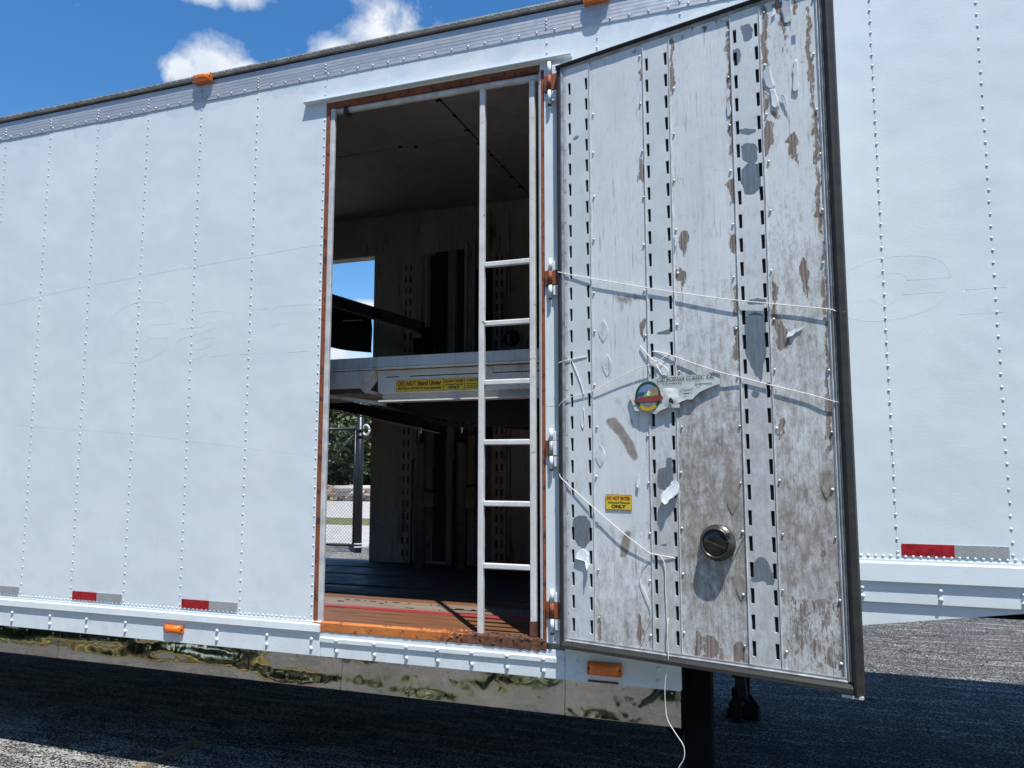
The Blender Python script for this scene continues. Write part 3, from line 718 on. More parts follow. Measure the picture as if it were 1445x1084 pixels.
# far-wall posts and boards
def slotted(x0, z0, z1, w, cols, mat, parent, y, depth=.014, pitch=.1016, zs=None, sw=.0155, sh=.060, name='slotted_track', attrs=None, bare=None, dirtf=None):
    """a thin plate with real rectangular slots; local coords x,z; front at y"""
    xsv = sorted(set([x0, x0 + w] + [c - sw / 2 for c in cols] + [c + sw / 2 for c in cols] + [x0 + w * k / 8 for k in range(1, 8) if all(abs(x0 + w * k / 8 - c) > sw for c in cols)]))
    zc = zs if zs is not None else [z0 + .06 + k * pitch for k in range(int((z1 - z0 - .08) / pitch) + 1)]
    zsv = set([z0, z1])
    for z in zc: zsv |= {round(z - sh / 2, 5), round(z + sh / 2, 5), round(z, 5), round(z - sh / 4, 5), round(z + sh / 4, 5)}
    for k in range(len(zc)): zsv |= {round(zc[k] + pitch / 2, 5), round(zc[k] + pitch * .38, 5), round(zc[k] + pitch * .62, 5)}
    zsv = sorted(z for z in zsv if z0 <= z <= z1); nx, nz = len(xsv), len(zsv)
    vs = [(x, y, z) for z in zsv for x in xsv]; fs = []; hole = set()
    for j in range(nz - 1):
        zm = (zsv[j] + zsv[j + 1]) / 2
        inz = any(abs(zm - z) < sh / 2 for z in zc)
        for i in range(nx - 1):
            xm = (xsv[i] + xsv[i + 1]) / 2
            if inz and any(abs(xm - c) < sw / 2 for c in cols): continue
            fs.append((j * nx + i, j * nx + i + 1, (j + 1) * nx + i + 1, (j + 1) * nx + i))
    mb = MB().add(vs, fs)
    for c in cols:
        for z in zc:    # slot walls
            a = [(c - sw / 2, z - sh / 2), (c + sw / 2, z - sh / 2), (c + sw / 2, z + sh / 2), (c - sw / 2, z + sh / 2)]
            mb.add([(p, y, q) for p, q in a] + [(p, y + min(.009, depth * .7), q) for p, q in a], [(0, 4, 5, 1), (1, 5, 6, 2), (2, 6, 7, 3), (3, 7, 4, 0)])
    # edges and dark channel behind
    mb.add([(x0, y, z0), (x0, y, z1), (x0, y + depth, z1), (x0, y + depth, z0)], [(0, 1, 2, 3)]); mb.add([(x0 + w, y, z0), (x0 + w, y, z1), (x0 + w, y + depth, z1), (x0 + w, y + depth, z0)], [(0, 3, 2, 1)])
    mb.box(x0 + .004, x0 + w - .004, y + depth - .001, y + depth, z0, z1, 1)
    P = np.array([(v[0], v[2]) for v in mb.v]); at_ = {}
    b = np.zeros(len(P))
    for poly in (bare or []): b = np.maximum(b, poly_field(P, poly, .010))
    at_['bare'] = b; at_['dirt'] = np.array([dirtf(*p) for p in P]) if dirtf else np.full(len(P), .4)
    return mb.build(name, [mat, M['cavity']], parent, attrs=at_)
for x in (-3.10, -2.255, -1.42, -.62):
    slotted(x, .93, 3.5, .13, (x + .045, x + .09), M['lining'], T, YF - .03, name='wall_post')
rn = random.Random(8)
bx = [-3.385, -3.11]; x = -2.965
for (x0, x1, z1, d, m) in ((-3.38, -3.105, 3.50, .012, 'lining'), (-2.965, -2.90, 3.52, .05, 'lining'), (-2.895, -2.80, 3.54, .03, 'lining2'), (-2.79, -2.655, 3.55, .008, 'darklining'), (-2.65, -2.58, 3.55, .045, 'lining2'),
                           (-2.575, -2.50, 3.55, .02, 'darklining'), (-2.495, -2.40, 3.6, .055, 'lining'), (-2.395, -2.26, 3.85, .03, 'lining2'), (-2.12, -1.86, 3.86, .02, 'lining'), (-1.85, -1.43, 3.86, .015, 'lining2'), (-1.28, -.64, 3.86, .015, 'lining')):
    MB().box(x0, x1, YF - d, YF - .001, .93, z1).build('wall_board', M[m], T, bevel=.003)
for x0, x1, d, z0, z1 in ((-2.93, -2.915, .075, .93, 3.5), (-2.86, -2.845, .05, 2.3, 3.5), (-2.475, -2.455, .085, .93, 3.6), (-2.435, -2.425, .075, .93, 3.6), (-2.33, -2.315, .05, .93, 3.8), (-2.11, -2.09, .05, .93, 3.86), (-1.92, -1.90, .045, .93, 3.86), (-1.62, -1.60, .04, .93, 3.86)):
    MB().box(x0, x1, YF - d, YF - .002, z0, z1).build('wall_rib', M['lining'], T, bevel=.002)
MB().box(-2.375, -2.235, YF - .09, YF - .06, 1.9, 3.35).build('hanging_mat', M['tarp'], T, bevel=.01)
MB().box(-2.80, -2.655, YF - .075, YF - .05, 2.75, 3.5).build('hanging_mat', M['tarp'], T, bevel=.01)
MB().lathe([(.07, 0), (.07, .015), (.06, .03), (.045, .03), (.04, .018), (.0, .018)], (-2.08, YF - .022, 2.755), 24).build('work_lamp', M['steel'], T)
MB().box(-3.34, -3.23, YF - .03, YF - .013, 1.17, 1.32).lathe([(.035, 0), (.035, .02), (.02, .02), (.02, .006), (0, .006)], (-3.285, YF - .03, 1.25), 16).build('socket_plate', M['lining'], T)
# floor planks: y ranges from the doorway inwards
ZF = .905
for (y0, y1, dz, m) in ((.04, .20, 0, 'plank_orange'), (.203, .42, -.001, 'plank_orange'), (.425, .475, .003, 'plank_red'), (.48, .60, -.002, 'plank_grey'), (.603, .72, -.003, 'plank_grey'), (.723, .86, -.004, 'plank_orange'),
                        (.90, 1.16, -.003, 'plank_dark'), (1.20, 1.62, 0, 'plank_dark'), (1.68, 2.02, -.003, 'plank_dark'), (2.04, YF, 0, 'plank_dark')):
    MB().box(XL, -.37, y0, y1, ZF - .04, ZF + dz).build('floor_plank', M[m], T, bevel=.004)
mb = MB()
rn = random.Random(6)
for k in range(30):
    x = -2.6 + k * .055 + rn.uniform(-.03, .03); L_ = rn.uniform(.008, .05); y = rn.choice((.53, .60, .66)) + rn.uniform(-.006, .006)
    mb.box(x, x + L_, y, y + rn.uniform(.002, .005), ZF - .003, ZF + .002)
mb.build('plank_cleats', M['plank_dark'], T, kind='stuff')
MB().box(XL, XSTEP, .03, WID, .745, ZF - .045).build('underfloor', M['frame'], T)
MB().box(XSTEP, XR, .03, WID, 1.20, 1.26).build('gooseneck_floor', M['frame'], T)
MB().box(XSTEP - .03, XSTEP - .004, .062, WID - .05, .60, 1.2).build('step_plate', M['frame'], T)
MB().box(XL, XSTEP - .05, WID - .03, WID - .005, .30, .745).build('far_skirt', M['frame'], T)
for y in (.75, 1.65): MB().box(XSTEP, XR, y, y + .1, 1.0, 1.20).build('chassis_beam', M['frame'], T)

# ladder standing in the doorway
L = empty('ladder', parent=T)
for x in (-1.421, -1.150): MB().box(x - .0145, x + .0145, .020, .048, .905 if x < -1.3 else .93, 3.672).build('ladder_rail', M['ladder'], L, bevel=.004)
for z in (2.734, 2.430, 2.131, 1.833, 1.533, 1.232): MB().box(-1.4066, -1.1644, .022, .046, z - .0135, z + .0135).build('rung', M['ladder'], L, bevel=.005)
MB().box(-1.455, -1.385, .015, .055, .905, .912).build('foot_weld', M['sill'], L)
MB().box(-1.166, -1.134, .019, .049, .905, .985).build('rusted_foot', M['sill'], L)

# car deck seen through the doorway
K = empty('car_deck', parent=T)
MB().box(-4.6, -.9, .45, .50, 2.295, 2.358).build('edge_beam', M['galv'], K, bevel=.004)
MB().box(-4.6, -.9, .445, .53, 2.283, 2.2935).build('edge_flange', M['deckwhite'], K)
MB().prism([(-2.265, 2.278), (-.9, 2.278), (-.9, 2.142), (-2.238, 2.140), (-2.262, 2.150)], .475, .505).build('side_channel', M['deckwhite'], K, bevel=.003)
MB().box(-2.25, -.9, .46, .56, 2.092, 2.100).build('lower_flange', M['deckwhite'], K)
MB().prism([(-2.25, 2.141), (-.9, 2.141), (-.9, 2.101), (-2.245, 2.101)], .508, .523).build('lower_web', M['deckwhite'], K)
for x0, x1 in ((-2.206, -2.123), (-2.05, -1.62), (-1.53, -1.22)): MB().box(x0, x1, .4735, .4745, 2.235, 2.240).build('slot_shade', M['cavity'], K)  # dark strips laid on the channel; the shade inside the slots is only colour
MB().prism([(-4.6, 2.280), (-2.278, 2.280), (-2.380, 2.178), (-4.6, 2.176)], .452, .49).build('end_web', M['deckwhite'], K, bevel=.003)
MB().bar((-2.27, .50, 2.276), (-2.375, .50, 2.165), .06, .016, (0, 1, 0)).build('gusset_edge', M['deckwhite'], K)
MB().bar((-2.375, .50, 2.168), (-2.255, .62, 2.13), .03, .018).build('brace', M['deckwhite'], K)
MB().bar((-2.95, .50, 2.190), (-2.26, .56, 2.085), .045, .022).build('brace', M['deckwhite'], K)
MB().bar((-4.3, .80, 2.165), (-2.26, .80, 2.165), .03, .02).build('brace', M['deckwhite'], K)
MB().bar((-4.3, 1.3, 2.19), (-2.3, 1.3, 2.19), .03, .03).build('brace', M['deckwhite'], K)
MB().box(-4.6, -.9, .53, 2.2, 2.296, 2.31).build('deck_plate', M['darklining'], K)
MB().bar((-4.0, 1.9, 2.33), (-2.5, 1.9, 2.02), .06, .085, (0, 0, 1)).build('cross_arm', M['steel'], K)
MB().bar((-4.0, 1.86, 2.28), (-2.5, 1.86, 1.965), .03, .010, (0, 0, 1)).build('arm_edge', M['deckwhite'], K)
poly = [(-2.21, 2.115), (-2.12, 2.06), (-2.02, 2.012), (-1.86, 1.982), (-1.66, 1.97), (-.9, 1.962), (-.9, 2.28), (-2.21, 2.28)]
MB().prism(poly, .60, 1.75).build('underdeck_tarp', M['tarp'], K)
poly = [(-2.50, 2.13), (-2.32, 2.06), (-2.18, 2.0), (-2.02, 1.965), (-.9, 1.945), (-.9, 1.962), (-1.98, 1.985), (-2.14, 2.02), (-2.28, 2.075), (-2.42, 2.13)]
MB().prism(poly, .95, .99).build('tarp_bow', M['steel'], K)
def warn(mb, x, z, w, h, y, which):
    mb.box(x, x + w, y, y + .001, z, z + h, 0)
    for a, b, c, d in ((0, w, 0, .02), (0, w, .98, 1), (0, .008 * 1, 0, 1), (w - .0015, w, 0, 1)): pass
    e = .0015
    mb.box(x, x + w, y - .0004, y, z, z + e, 1); mb.box(x, x + w, y - .0004, y, z + h - e, z + h, 1); mb.box(x, x + e, y - .0004, y, z + e, z + h - e, 1); mb.box(x + w - e, x + w, y - .0004, y, z + e, z + h - e, 1)
    yy = y - .0006
    if which == 0:
        put_text(mb, 'DO NOT Stand Under', x + .012, z + h * .47, yy, 1, width=w - .024, height=h * .42, bold=.05)
        put_text(mb, 'DECKS or LIFTGATE when operating', x + .014, z + h * .10, yy, 2, width=w - .03, height=h * .26, bold=.035)
    elif which == 1:
        put_text(mb, 'DO NOT ENTER', x + .006, z + h * .63, yy, 1, width=w - .012, height=h * .25, bold=.05)
        put_text(mb, 'Authorized Personnel', x + .010, z + h * .40, yy, 2, width=w - .02, height=h * .15, bold=.03)
        put_text(mb, 'ONLY', x + w * .22, z + h * .10, yy, 2, width=w * .56, height=h * .23, bold=.05)
    else:
        put_text(mb, 'CAUTION', x + w * .1, z + h * .66, yy, 2, width=w * .8, height=h * .22, bold=.05)
        for k in range(3): mb.box(x + .008, x + w - .008 - (.012 if k == 1 else 0), yy, yy + .0004, z + h * (.14 + .16 * k), z + h * (.14 + .16 * k) + .003, 2)
for x, w, which in ((-2.139, .305, 0), (-1.833, .130, 1), (-1.702, .125, 2)):
    mb = MB(); warn(mb, x, 2.149, w, .067, .4730, which); mb.build('warning_sticker', [M['yellow'], M['red'], M['black']], K)
# upper deck, tilted, further in
U = empty('upper_deck', parent=T)
p0, p1 = at(466, 423, 1.9), at(595, 463, 1.9); dv = (p0 - p1).normalized()
MB().bar(p0 + dv * .9, p1, .06, .10).build('tilted_beam', M['steel'], U, bevel=.004)
q0, q1 = at(466, 433, 1.84), at(592, 470, 1.84)
MB().bar(q0 + dv * .9, q1, .14, .012).build('beam_flange', M['cylgrey'], U)
a0, a1, b0, b1 = at(455, 425, 1.98), at(524, 447, 1.98), at(455, 487, 1.98), at(526, 498, 1.98)
def fl(u, v):
    p = (a0.lerp(a1, u)).lerp(b0.lerp(b1, u), v); return (p.x + .008 * math.sin(v * 5), 1.98 + .02 * math.sin(u * 6), p.z - .012 * math.sin(math.pi * u) * v)
vs, fs = grid(fl, 16, 8); MB().add(vs, fs, 0, True).build('mud_flap', M['tarp'], U)
MB().bar(at(485, 453, 1.94), at(511, 452, 1.94), .02, .010).build('strap_bar', M['deckwhite'], U)
MB().box(-2.66, -2.60, 1.85, 1.95, 2.56, 2.80).box(-2.74, -2.68, 1.86, 1.94, 2.60, 2.72).build('deck_bracket', M['blacksteel'], U, bevel=.004)
MB().tube([(-2.70, 1.88, 2.40), (-2.70, 1.88, 2.62)], .012, 10).build('bracket_pin', M['chrome'], U)
# hydraulic rams against the far wall
for px in (594, 652):
    x = at(px, 650, 2.15).x; R = empty('hydraulic_ram', (x, 2.15, ZF), parent=T)
    MB().tube([(0, 0, 1.0), (0, 0, 1.26)], .021, 16).build('rod', M['chrome'], R)
    MB().tube([(0, 0, 0), (0, 0, .98), (0, 0, 1.0)], [.045, .045, .047], 16).build('barrel', M['cylgrey'], R)
    MB().box(.055, .115, -.02, .03, .62 if px == 594 else .66, 1.20 if px == 594 else 1.05).build('guide', M['cylgrey'], R, bevel=.004)
    MB().box(.045, .13, -.04, .04, .48, .60 if px == 594 else .64).build('guide_block', M['cylgrey'], R, bevel=.004)
    MB().tube([(-.075, 0, .0), (-.08, 0, .4), (-.075, 0, .85), (-.03, 0, .88)], .007, 6).build('hose', M['rubber'], R)

# ------------------------------------------------------------------ the open door (part of the trailer), local x = along the door, -y = towards the viewer
D = empty('side_door', (DB.x, DB.y, 0), -DA, parent=T)
D['label'] = 'tall open door showing its worn inner face of peeling plywood and slotted tracks'
DW, DZ0, DZ1 = 1.257, .892, 3.682
MB().box(.004, DW - .004, .012, .050, DZ0 + .004, DZ1 - .004).build('door_skin', M['white'], D)
# rubber seals: left, right, top, bottom
def ribbed_v(x0, x1, z0, z1, prof, mat, name):
    pts = [(x0 + (x1 - x0) * a, -b) for a, b in prof]
    mb = MB(); n = len(pts)
    vs = [(p, q, z) for z in (z0, z1) for p, q in pts]
    mb.add(vs, [(i, i + 1, i + 1 + n, i + n) for i in range(n - 1)] + [tuple(range(n))[::-1], tuple(range(n, 2 * n))])
    return mb.build(name, mat, D)
ribbed_v(-.018, .004, DZ0, DZ1, [(0, -.012), (0, .002), (.35, .006), (.75, .006), (1, .004), (1, -.012)], M['rubber'], 'seal')
ribbed_v(.004, .020, DZ0 + .03, DZ1 - .025, [(0, -.01), (0, .006), (.5, .010), (1, .006), (1, -.01)], M['trim'], 'edge_trim')
ribbed_v(.020, .037, DZ0 + .035, DZ1 - .03, [(0, -.01), (0, .002), (.15, .0035), (.9, .0035), (1, .002), (1, -.01)], M['trimlight'], 'screw_strip')
ribbed_v(1.198, 1.212, DZ0 + .05, DZ1 - .02, [(0, -.01), (0, .004), (.5, .009), (1, .004), (1, -.01)], M['trimlight'], 'edge_trim')
ribbed_v(1.212, 1.228, DZ0 + .04, DZ1 - .01, [(0, -.01), (0, .010), (.25, .014), (.5, .007), (.75, .014), (1, .010), (1, -.01)], M['trim'], 'edge_trim')
ribbed_v(1.228, DW + .006, DZ0 - .01, DZ1, [(0, -.01), (0, .012), (.2, .022), (.45, .026), (.7, .018), (1, .004), (1, -.03)], M['dirtyrubber'], 'seal')
def ribbed_h(x0, x1, z0, z1, prof, mat, name):
    pts = [(-b, z0 + (z1 - z0) * a) for a, b in prof]
    return MB().prism(pts, x0, x1, axis='x').build(name, mat, D)
ribbed_h(.0, 1.232, DZ0 + .004, DZ0 + .032, [(0, -.01), (0, .026), (.5, .024), (1, .010), (1, -.01)], M['dirtyrubber'], 'seal')
ribbed_h(.02, 1.212, DZ0 + .030, DZ0 + .050, [(0, -.01), (0, .012), (.4, .014), (.6, .008), (1, .008), (1, -.01)], M['trim'], 'edge_trim')
ribbed_h(-.016, 1.232, DZ1 - .016, DZ1 + .004, [(0, -.01), (0, .012), (.5, .018), (1, .006), (1, -.01)], M['dirtyrubber'], 'seal')
ribbed_h(.006, 1.22, DZ1 - .032, DZ1 - .016, [(0, -.01), (0, .006), (.5, .010), (1, .006), (1, -.01)], M['trim'], 'edge_trim')
MB().box(1.19, DW + .006, -.02, .0, DZ0 - .016, DZ0 - .006).build('corner_tip', M['trimlight'], D)

B6, B7, B8 = (lambda L_: [c6(*p) for p in L_]), (lambda L_: [c7(*p) for p in L_]), (lambda L_: [c8(*p) for p in L_])
peels = [(B6(p), 1.) for p in [
    [(962, 20), (990, 30), (1000, 120), (985, 200), (1000, 290), (975, 380), (1000, 480), (985, 560), (1010, 640), (1000, 720), (985, 720), (975, 500), (968, 300)],
    [(1030, 0), (1060, 10), (1085, 90), (1075, 180), (1050, 120)], [(1115, 0), (1135, 10), (1130, 100), (1110, 70)], [(985, 560), (1030, 570), (1020, 640), (1000, 700), (985, 680)],
    [(1020, 500), (1055, 505), (1045, 560), (1015, 540)], [(1112, 605), (1140, 650), (1135, 740), (1130, 790), (1112, 730), (1088, 680), (1093, 650)],
    [(1180, 20), (1200, 20), (1195, 150), (1208, 300), (1220, 450), (1232, 600), (1238, 900), (1250, 1084), (1225, 1084), (1215, 800), (1205, 550), (1195, 400), (1178, 230)],
    [(540, 170), (558, 170), (552, 250), (570, 380), (550, 420), (558, 520), (543, 520)], [(800, 80), (818, 90), (828, 400), (842, 700), (828, 720), (815, 600), (805, 300)],
    [(806, 830), (842, 830), (847, 930), (820, 930)], [(393, 790), (405, 732), (422, 760), (420, 840), (388, 845)], [(393, 320), (410, 290), (414, 380), (398, 385)],
    [(330, 238), (336, 232), (340, 250)], [(350, 230), (360, 226), (358, 246)], [(372, 224), (386, 220), (382, 244), (374, 244)], [(600, 150), (612, 148), (606, 176)], [(640, 136), (655, 130), (650, 158)], [(700, 118), (716, 112), (708, 138)], [(745, 105), (805, 86), (806, 104), (760, 116)],
]] + [(B7(p), 1.) for p in [
    [(585, 0), (625, 0), (627, 50), (605, 103), (583, 60)], [(572, 158), (612, 168), (622, 230), (605, 295), (590, 240), (568, 220)], [(403, 430), (425, 405), (427, 505), (403, 470)],
    [(818, 0), (857, 0), (862, 85), (828, 80)], [(840, 250), (862, 250), (862, 385), (845, 380)], [(843, 448), (868, 450), (870, 578), (836, 572)],
    [(1003, 135), (1022, 200), (1052, 270), (1032, 290), (1042, 370), (1062, 420), (1097, 470), (1087, 520), (1060, 560), (1035, 530), (1030, 480), (1025, 400)],
    [(1153, 105), (1187, 150), (1192, 240), (1175, 295), (1148, 240), (1138, 200)], [(1038, 855), (1082, 870), (1082, 920), (1048, 955)], [(1245, 0), (1260, 0), (1277, 500), (1292, 1000), (1273, 1000), (1263, 600), (1255, 300)],
]] + [(B8(p), 1.) for p in [
    [(636, 740), (660, 755), (662, 845), (633, 830)], [(675, 755), (710, 735), (738, 800), (732, 858), (668, 850)], [(745, 750), (760, 790), (772, 860), (740, 858)], [(798, 790), (830, 770), (850, 800), (872, 875), (798, 872)],
    [(373, 635), (397, 650), (397, 775), (373, 765)], [(198, 660), (214, 660), (218, 790), (200, 745)], [(1262, 500), (1277, 520), (1292, 700), (1302, 925), (1280, 925), (1270, 700)],
]] + [(B8([(1030, 570), (1090, 590), (1150, 560), (1230, 560), (1280, 600), (1290, 905), (1060, 895), (1030, 760)]), .50), (B6([(975, 0), (1180, 0), (1172, 300), (1060, 560), (985, 600)]), .34), (B8([(1125, 245), (1150, 320), (1225, 305), (1225, 430), (1180, 430), (1130, 330)]), .50), (B8([(580, 700), (720, 690), (860, 720), (870, 860), (590, 820)]), .34)]
smears = [(B7([(258, 868), (285, 862), (330, 920), (365, 975), (388, 1040), (375, 1048), (345, 985), (312, 930), (275, 890)]), 2.2), (B8([(330, 290), (337, 292), (322, 375), (310, 385), (312, 350)]), 2.2), (B7([(290, 288), (420, 285), (430, 300), (330, 318), (320, 360), (312, 330)]), .7),
          (B7([(290, 770), (300, 765), (370, 870), (360, 880)]), .5), (B8([(775, 90), (805, 80), (820, 150), (800, 205), (775, 150)]), 1.0), (B8([(805, 490), (840, 475), (865, 560), (840, 590), (812, 560)]), 1.1), (B8([(1195, 30), (1235, 30), (1240, 130), (1215, 145), (1195, 100)]), .9)]
cleanp = B8([(192, -40), (400, -40), (405, 190), (370, 240), (300, 260), (200, 230)])
def ply(x0, x1, name, dirtf):
    nu, nv = int((x1 - x0) / .0062), 430; z0, z1 = DZ0 + .050, DZ1 - .032; vn5 = vnoise(int(x0 * 1000) + 3)
    def fx(u, v): return (x0 + (x1 - x0) * u, -.001 - .0016 * math.sin(math.pi * u) * (vn5(u * 2.2, v * 11) - .3), z0 + (z1 - z0) * v)
    vs, fs = grid(fx, nu, nv); mb = MB().add(vs, fs, 0, True); P = np.array([(v[0], v[2]) for v in vs])
    pe = np.full(len(P), .08); di = dirtf(P[:, 0], P[:, 1])
    n1, n2, n3 = anoise(91), anoise(92), anoise(93)
    Q = P + np.stack([(n1(P[:, 0] * 55, P[:, 1] * 30) - .5) * .020 + (n3(P[:, 0] * 120, P[:, 1] * 70) - .5) * .010, (n2(P[:, 0] * 45, P[:, 1] * 22) - .5) * .05 + (n3(P[:, 0] * 110 + 40, P[:, 1] * 60) - .5) * .025], 1)
    for poly, k in peels: pe = np.maximum(pe, poly_field(Q, poly, .017) * k)
    edge = np.minimum(P[:, 0] - x0, x1 - P[:, 0]); pe = np.maximum(pe, .46 * np.clip(1 - edge / .022, 0, 1) * np.clip(n1(P[:, 0] * 3 + x0 * 40, P[:, 1] * 4.2) * 2.2 - .75, 0, 1))
    for poly, k in smears: di = di + poly_field(P, poly, .016) * k
    di = di * (1 - .9 * poly_field(P, cleanp, .03))
    return mb.build(name, M['ply'], D, attrs={'peel': pe, 'dirt': np.clip(di, 0, 1.6)})
sst = lambda a, b, x: np.clip((x - a) / (b - a), 0, 1)
ply(.169, .4445, 'plywood_panel', lambda u, v: .13 + .22 * sst(2.0, 1.2, v) + .22 * sst(1.15, .95, v))
ply(.573, .852, 'plywood_panel', lambda u, v: .15 + .42 * sst(2.3, 1.7, v) - .15 * sst(1.25, 1.1, v) + .15 * sst(2.6, 2.3, v))
ply(.978, 1.198, 'plywood_panel', lambda u, v: .17 + .30 * sst(2.9, 2.3, v) + .22 * sst(1.8, 1.5, v) - .15 * sst(1.3, 1.2, v))
bares = [B6(p) for p in [[(870, 120), (910, 110), (930, 130), (925, 190), (885, 200)], [(833, 235), (860, 222), (877, 245), (872, 290), (850, 318), (836, 290)], [(862, 597), (948, 600), (945, 620), (900, 630), (860, 620)],
                         [(868, 680), (900, 663), (950, 668), (952, 750), (920, 767), (880, 742)], [(873, 790), (900, 763), (962, 758), (967, 870), (930, 908), (885, 903), (873, 850)], [(86, 662), (95, 638), (124, 626), (117, 647)]]] + \
        [B7(p) for p in [[(903, 308), (960, 298), (992, 308), (992, 328), (898, 332)], [(888, 385), (940, 362), (988, 378), (993, 560), (982, 602), (965, 690), (930, 640), (893, 560)], [(483, 457), (525, 448), (548, 436), (548, 470), (483, 467)], [(528, 1040), (550, 1022), (562, 1084), (526, 1084)], [(915, 735), (940, 722), (968, 750), (940, 768)]]] + \
        [B8(p) for p in [[(465, 5), (532, -5), (537, 60), (500, 103), (462, 92)], [(88, 235), (105, 213), (152, 213), (170, 250), (170, 320), (140, 365), (108, 342), (88, 300)], [(880, 440), (905, 395), (942, 398), (967, 440), (988, 500), (970, 548), (940, 503), (878, 512)], [(480, 335), (510, 333), (512, 350), (484, 350)]]]
zsl = [3.545 - .1017 * k for k in range(26)]
for (x0, x1, cs, df) in ((.038, .1675, (.055, .147), lambda u, v: .12 + .22 * max(0, 2.0 - v)), (.446, .5715, (.462, .553), lambda u, v: .14 + .50 * float(sst(2.3, 1.5, v))), (.8535, .9765, (.870, .960), lambda u, v: .16 + .42 * float(sst(2.9, 1.9, v)))):
    slotted(x0, DZ0 + .05, DZ1 - .032, x1 - x0, cs, M['track'], D, -.0035, depth=.0145, zs=zsl, bare=bares, dirtf=df)
# fold lips along the track edges
for x in (.1665, .4455, .572, .8525, .977):
    MB().box(x - .002, x + .002, -.0075, .004, DZ0 + .05, DZ1 - .032).build('track_lip', M['trimlight'], D, bevel=.001)
mb = MB(); rn = random.Random(2)
for x, ph in ((.180, .1), (.432, .0), (.586, .12), (.838, .02), (.992, .05), (1.190, .0)):
    z = 1.0 + ph * .3
    while z < 3.6:
        mb.dome(x + rn.uniform(-.005, .005), -.003, z + rn.uniform(-.02, .02), rn.uniform(.0052, .0068), .0045, m=0 if rn.random() < .6 else 1); z += .215
z = 1.05
while z < 3.6: mb.dome(.0285, -.003, z, .0035, .002, m=2); z += rn.choice((.06, .15, .15))
mb.build('panel_screws', [M['screw'], M['screwwhite'], M['black']], D, kind='stuff')
# curled paint flakes
def flake(poly, lift, name='paint_flake', n=10, top=True):
    """polygon in door coords, hanging from its top edge and curling away"""
    rj = random.Random(int(poly[0][0] * 9999)); poly = [(a[0] + (b[0] - a[0]) * t + rj.uniform(-.0035, .0035), a[1] + (b[1] - a[1]) * t + rj.uniform(-.006, .006)) for a, b in zip(poly, poly[1:] + poly[:1]) for t in (0, .34, .67)]
    q = np.array(poly); zt, zb = q[:, 1].max(), q[:, 1].min(); mb = MB()
    rows, cols = 14, 5; vs = []
    for r in range(rows + 1):
        z = zt - 1e-4 - (zt - zb - 2e-4) * r / rows; xs_ = []
        for a, b in zip(q, np.roll(q, -1, 0)):
            if (a[1] > z) != (b[1] > z): xs_.append(a[0] + (b[0] - a[0]) * (z - a[1]) / (b[1] - a[1]))
        xa, xb = (min(xs_), max(xs_)) if xs_ else (q[0][0], q[0][0])
        t_ = r / rows if top else 1 - r / rows
        for c_ in range(cols + 1):
            w_ = c_ / cols; vs.append((xa + (xb - xa) * w_, -.004 - lift * (t_ ** 1.7 + .25 * (2 * w_ - 1) ** 2 * t_), z))
    fs = [(r * (cols + 1) + c_, r * (cols + 1) + c_ + 1, (r + 1) * (cols + 1) + c_ + 1, (r + 1) * (cols + 1) + c_) for r in range(rows) for c_ in range(cols)]
    mb.add(vs, fs, 0, True); o = mb.build(name, M['flake'], D)
    so = o.modifiers.new('thick', 'SOLIDIFY'); so.thickness = .0006
    return o
flake(B8([(485, 115), (498, 104), (507, 100), (515, 84), (522, 92), (530, 60), (540, 45), (556, 70), (567, 90), (558, 125), (535, 135), (520, 158), (500, 158), (490, 150)]), .022)
flake(B8([(102, 400), (108, 382), (125, 366), (150, 362), (163, 380), (170, 420), (166, 452), (155, 428), (146, 405), (128, 395), (112, 412)]), .022)
for p, l in (([(988, 310), (1005, 305), (1020, 370), (1030, 410), (1010, 420), (985, 400), (975, 350)], .018), ([(1005, 420), (1030, 415), (1048, 480), (1040, 505), (1015, 490)], .015), ([(1070, 0), (1110, 0), (1115, 60), (1100, 105), (1072, 110), (1060, 50)], .03), ([(1115, 285), (1135, 280), (1142, 430), (1118, 435), (1112, 350)], .012), ([(1060, 440), (1082, 450), (1092, 540), (1075, 500)], .016), ([(1015, 50), (1035, 42), (1042, 70), (1020, 80)], .015), ([(808, 470), (822, 465), (828, 540), (810, 545)], .010)):
    flake(B6(p), l * .26, top=(int(p[0][0]) % 2 == 1))
for p, l in (([(1085, 468), (1120, 450), (1165, 430), (1150, 448), (1100, 480)], .012), ([(560, 10), (580, 5), (580, 50), (570, 60)], .01)): flake(B7(p), l * .4)
for p, l in (([(375, 30), (388, 28), (388, 88), (376, 85)], .014),): flake(B8(p), l * .35)
MB().box(*[c6(1118, 0)[0], c6(1138, 0)[0]], -.016, -.0145, c6(1128, 138)[1], c6(1128, 102)[1]).build('paint_flake', M['flake'], D)
for (f, cx, cy, w, h) in ((c7, 235, 450, 22, 52), (c7, 253, 610, 22, 52), (c7, 222, 1030, 22, 50), (c8, 798, 145, 24, 62), (c8, 838, 530, 24, 58), (c8, 1215, 80, 22, 60)):
    lens = [f(cx + w * math.sin(math.pi * t) * sg, cy - h + 2 * h * t) for sg, ts in ((1, [k / 8 for k in range(9)]), (-1, [1 - k / 8 for k in range(1, 8)])) for t in ts]
    mb = MB(); mb.prism([tuple(p) for p in lens], -.0034, -.0005)
    mb.build('plywood_plug', M['ply'], D, attrs={'peel': [.12] * len(mb.v), 'dirt': [.30 if f is c7 else .85] * len(mb.v)})
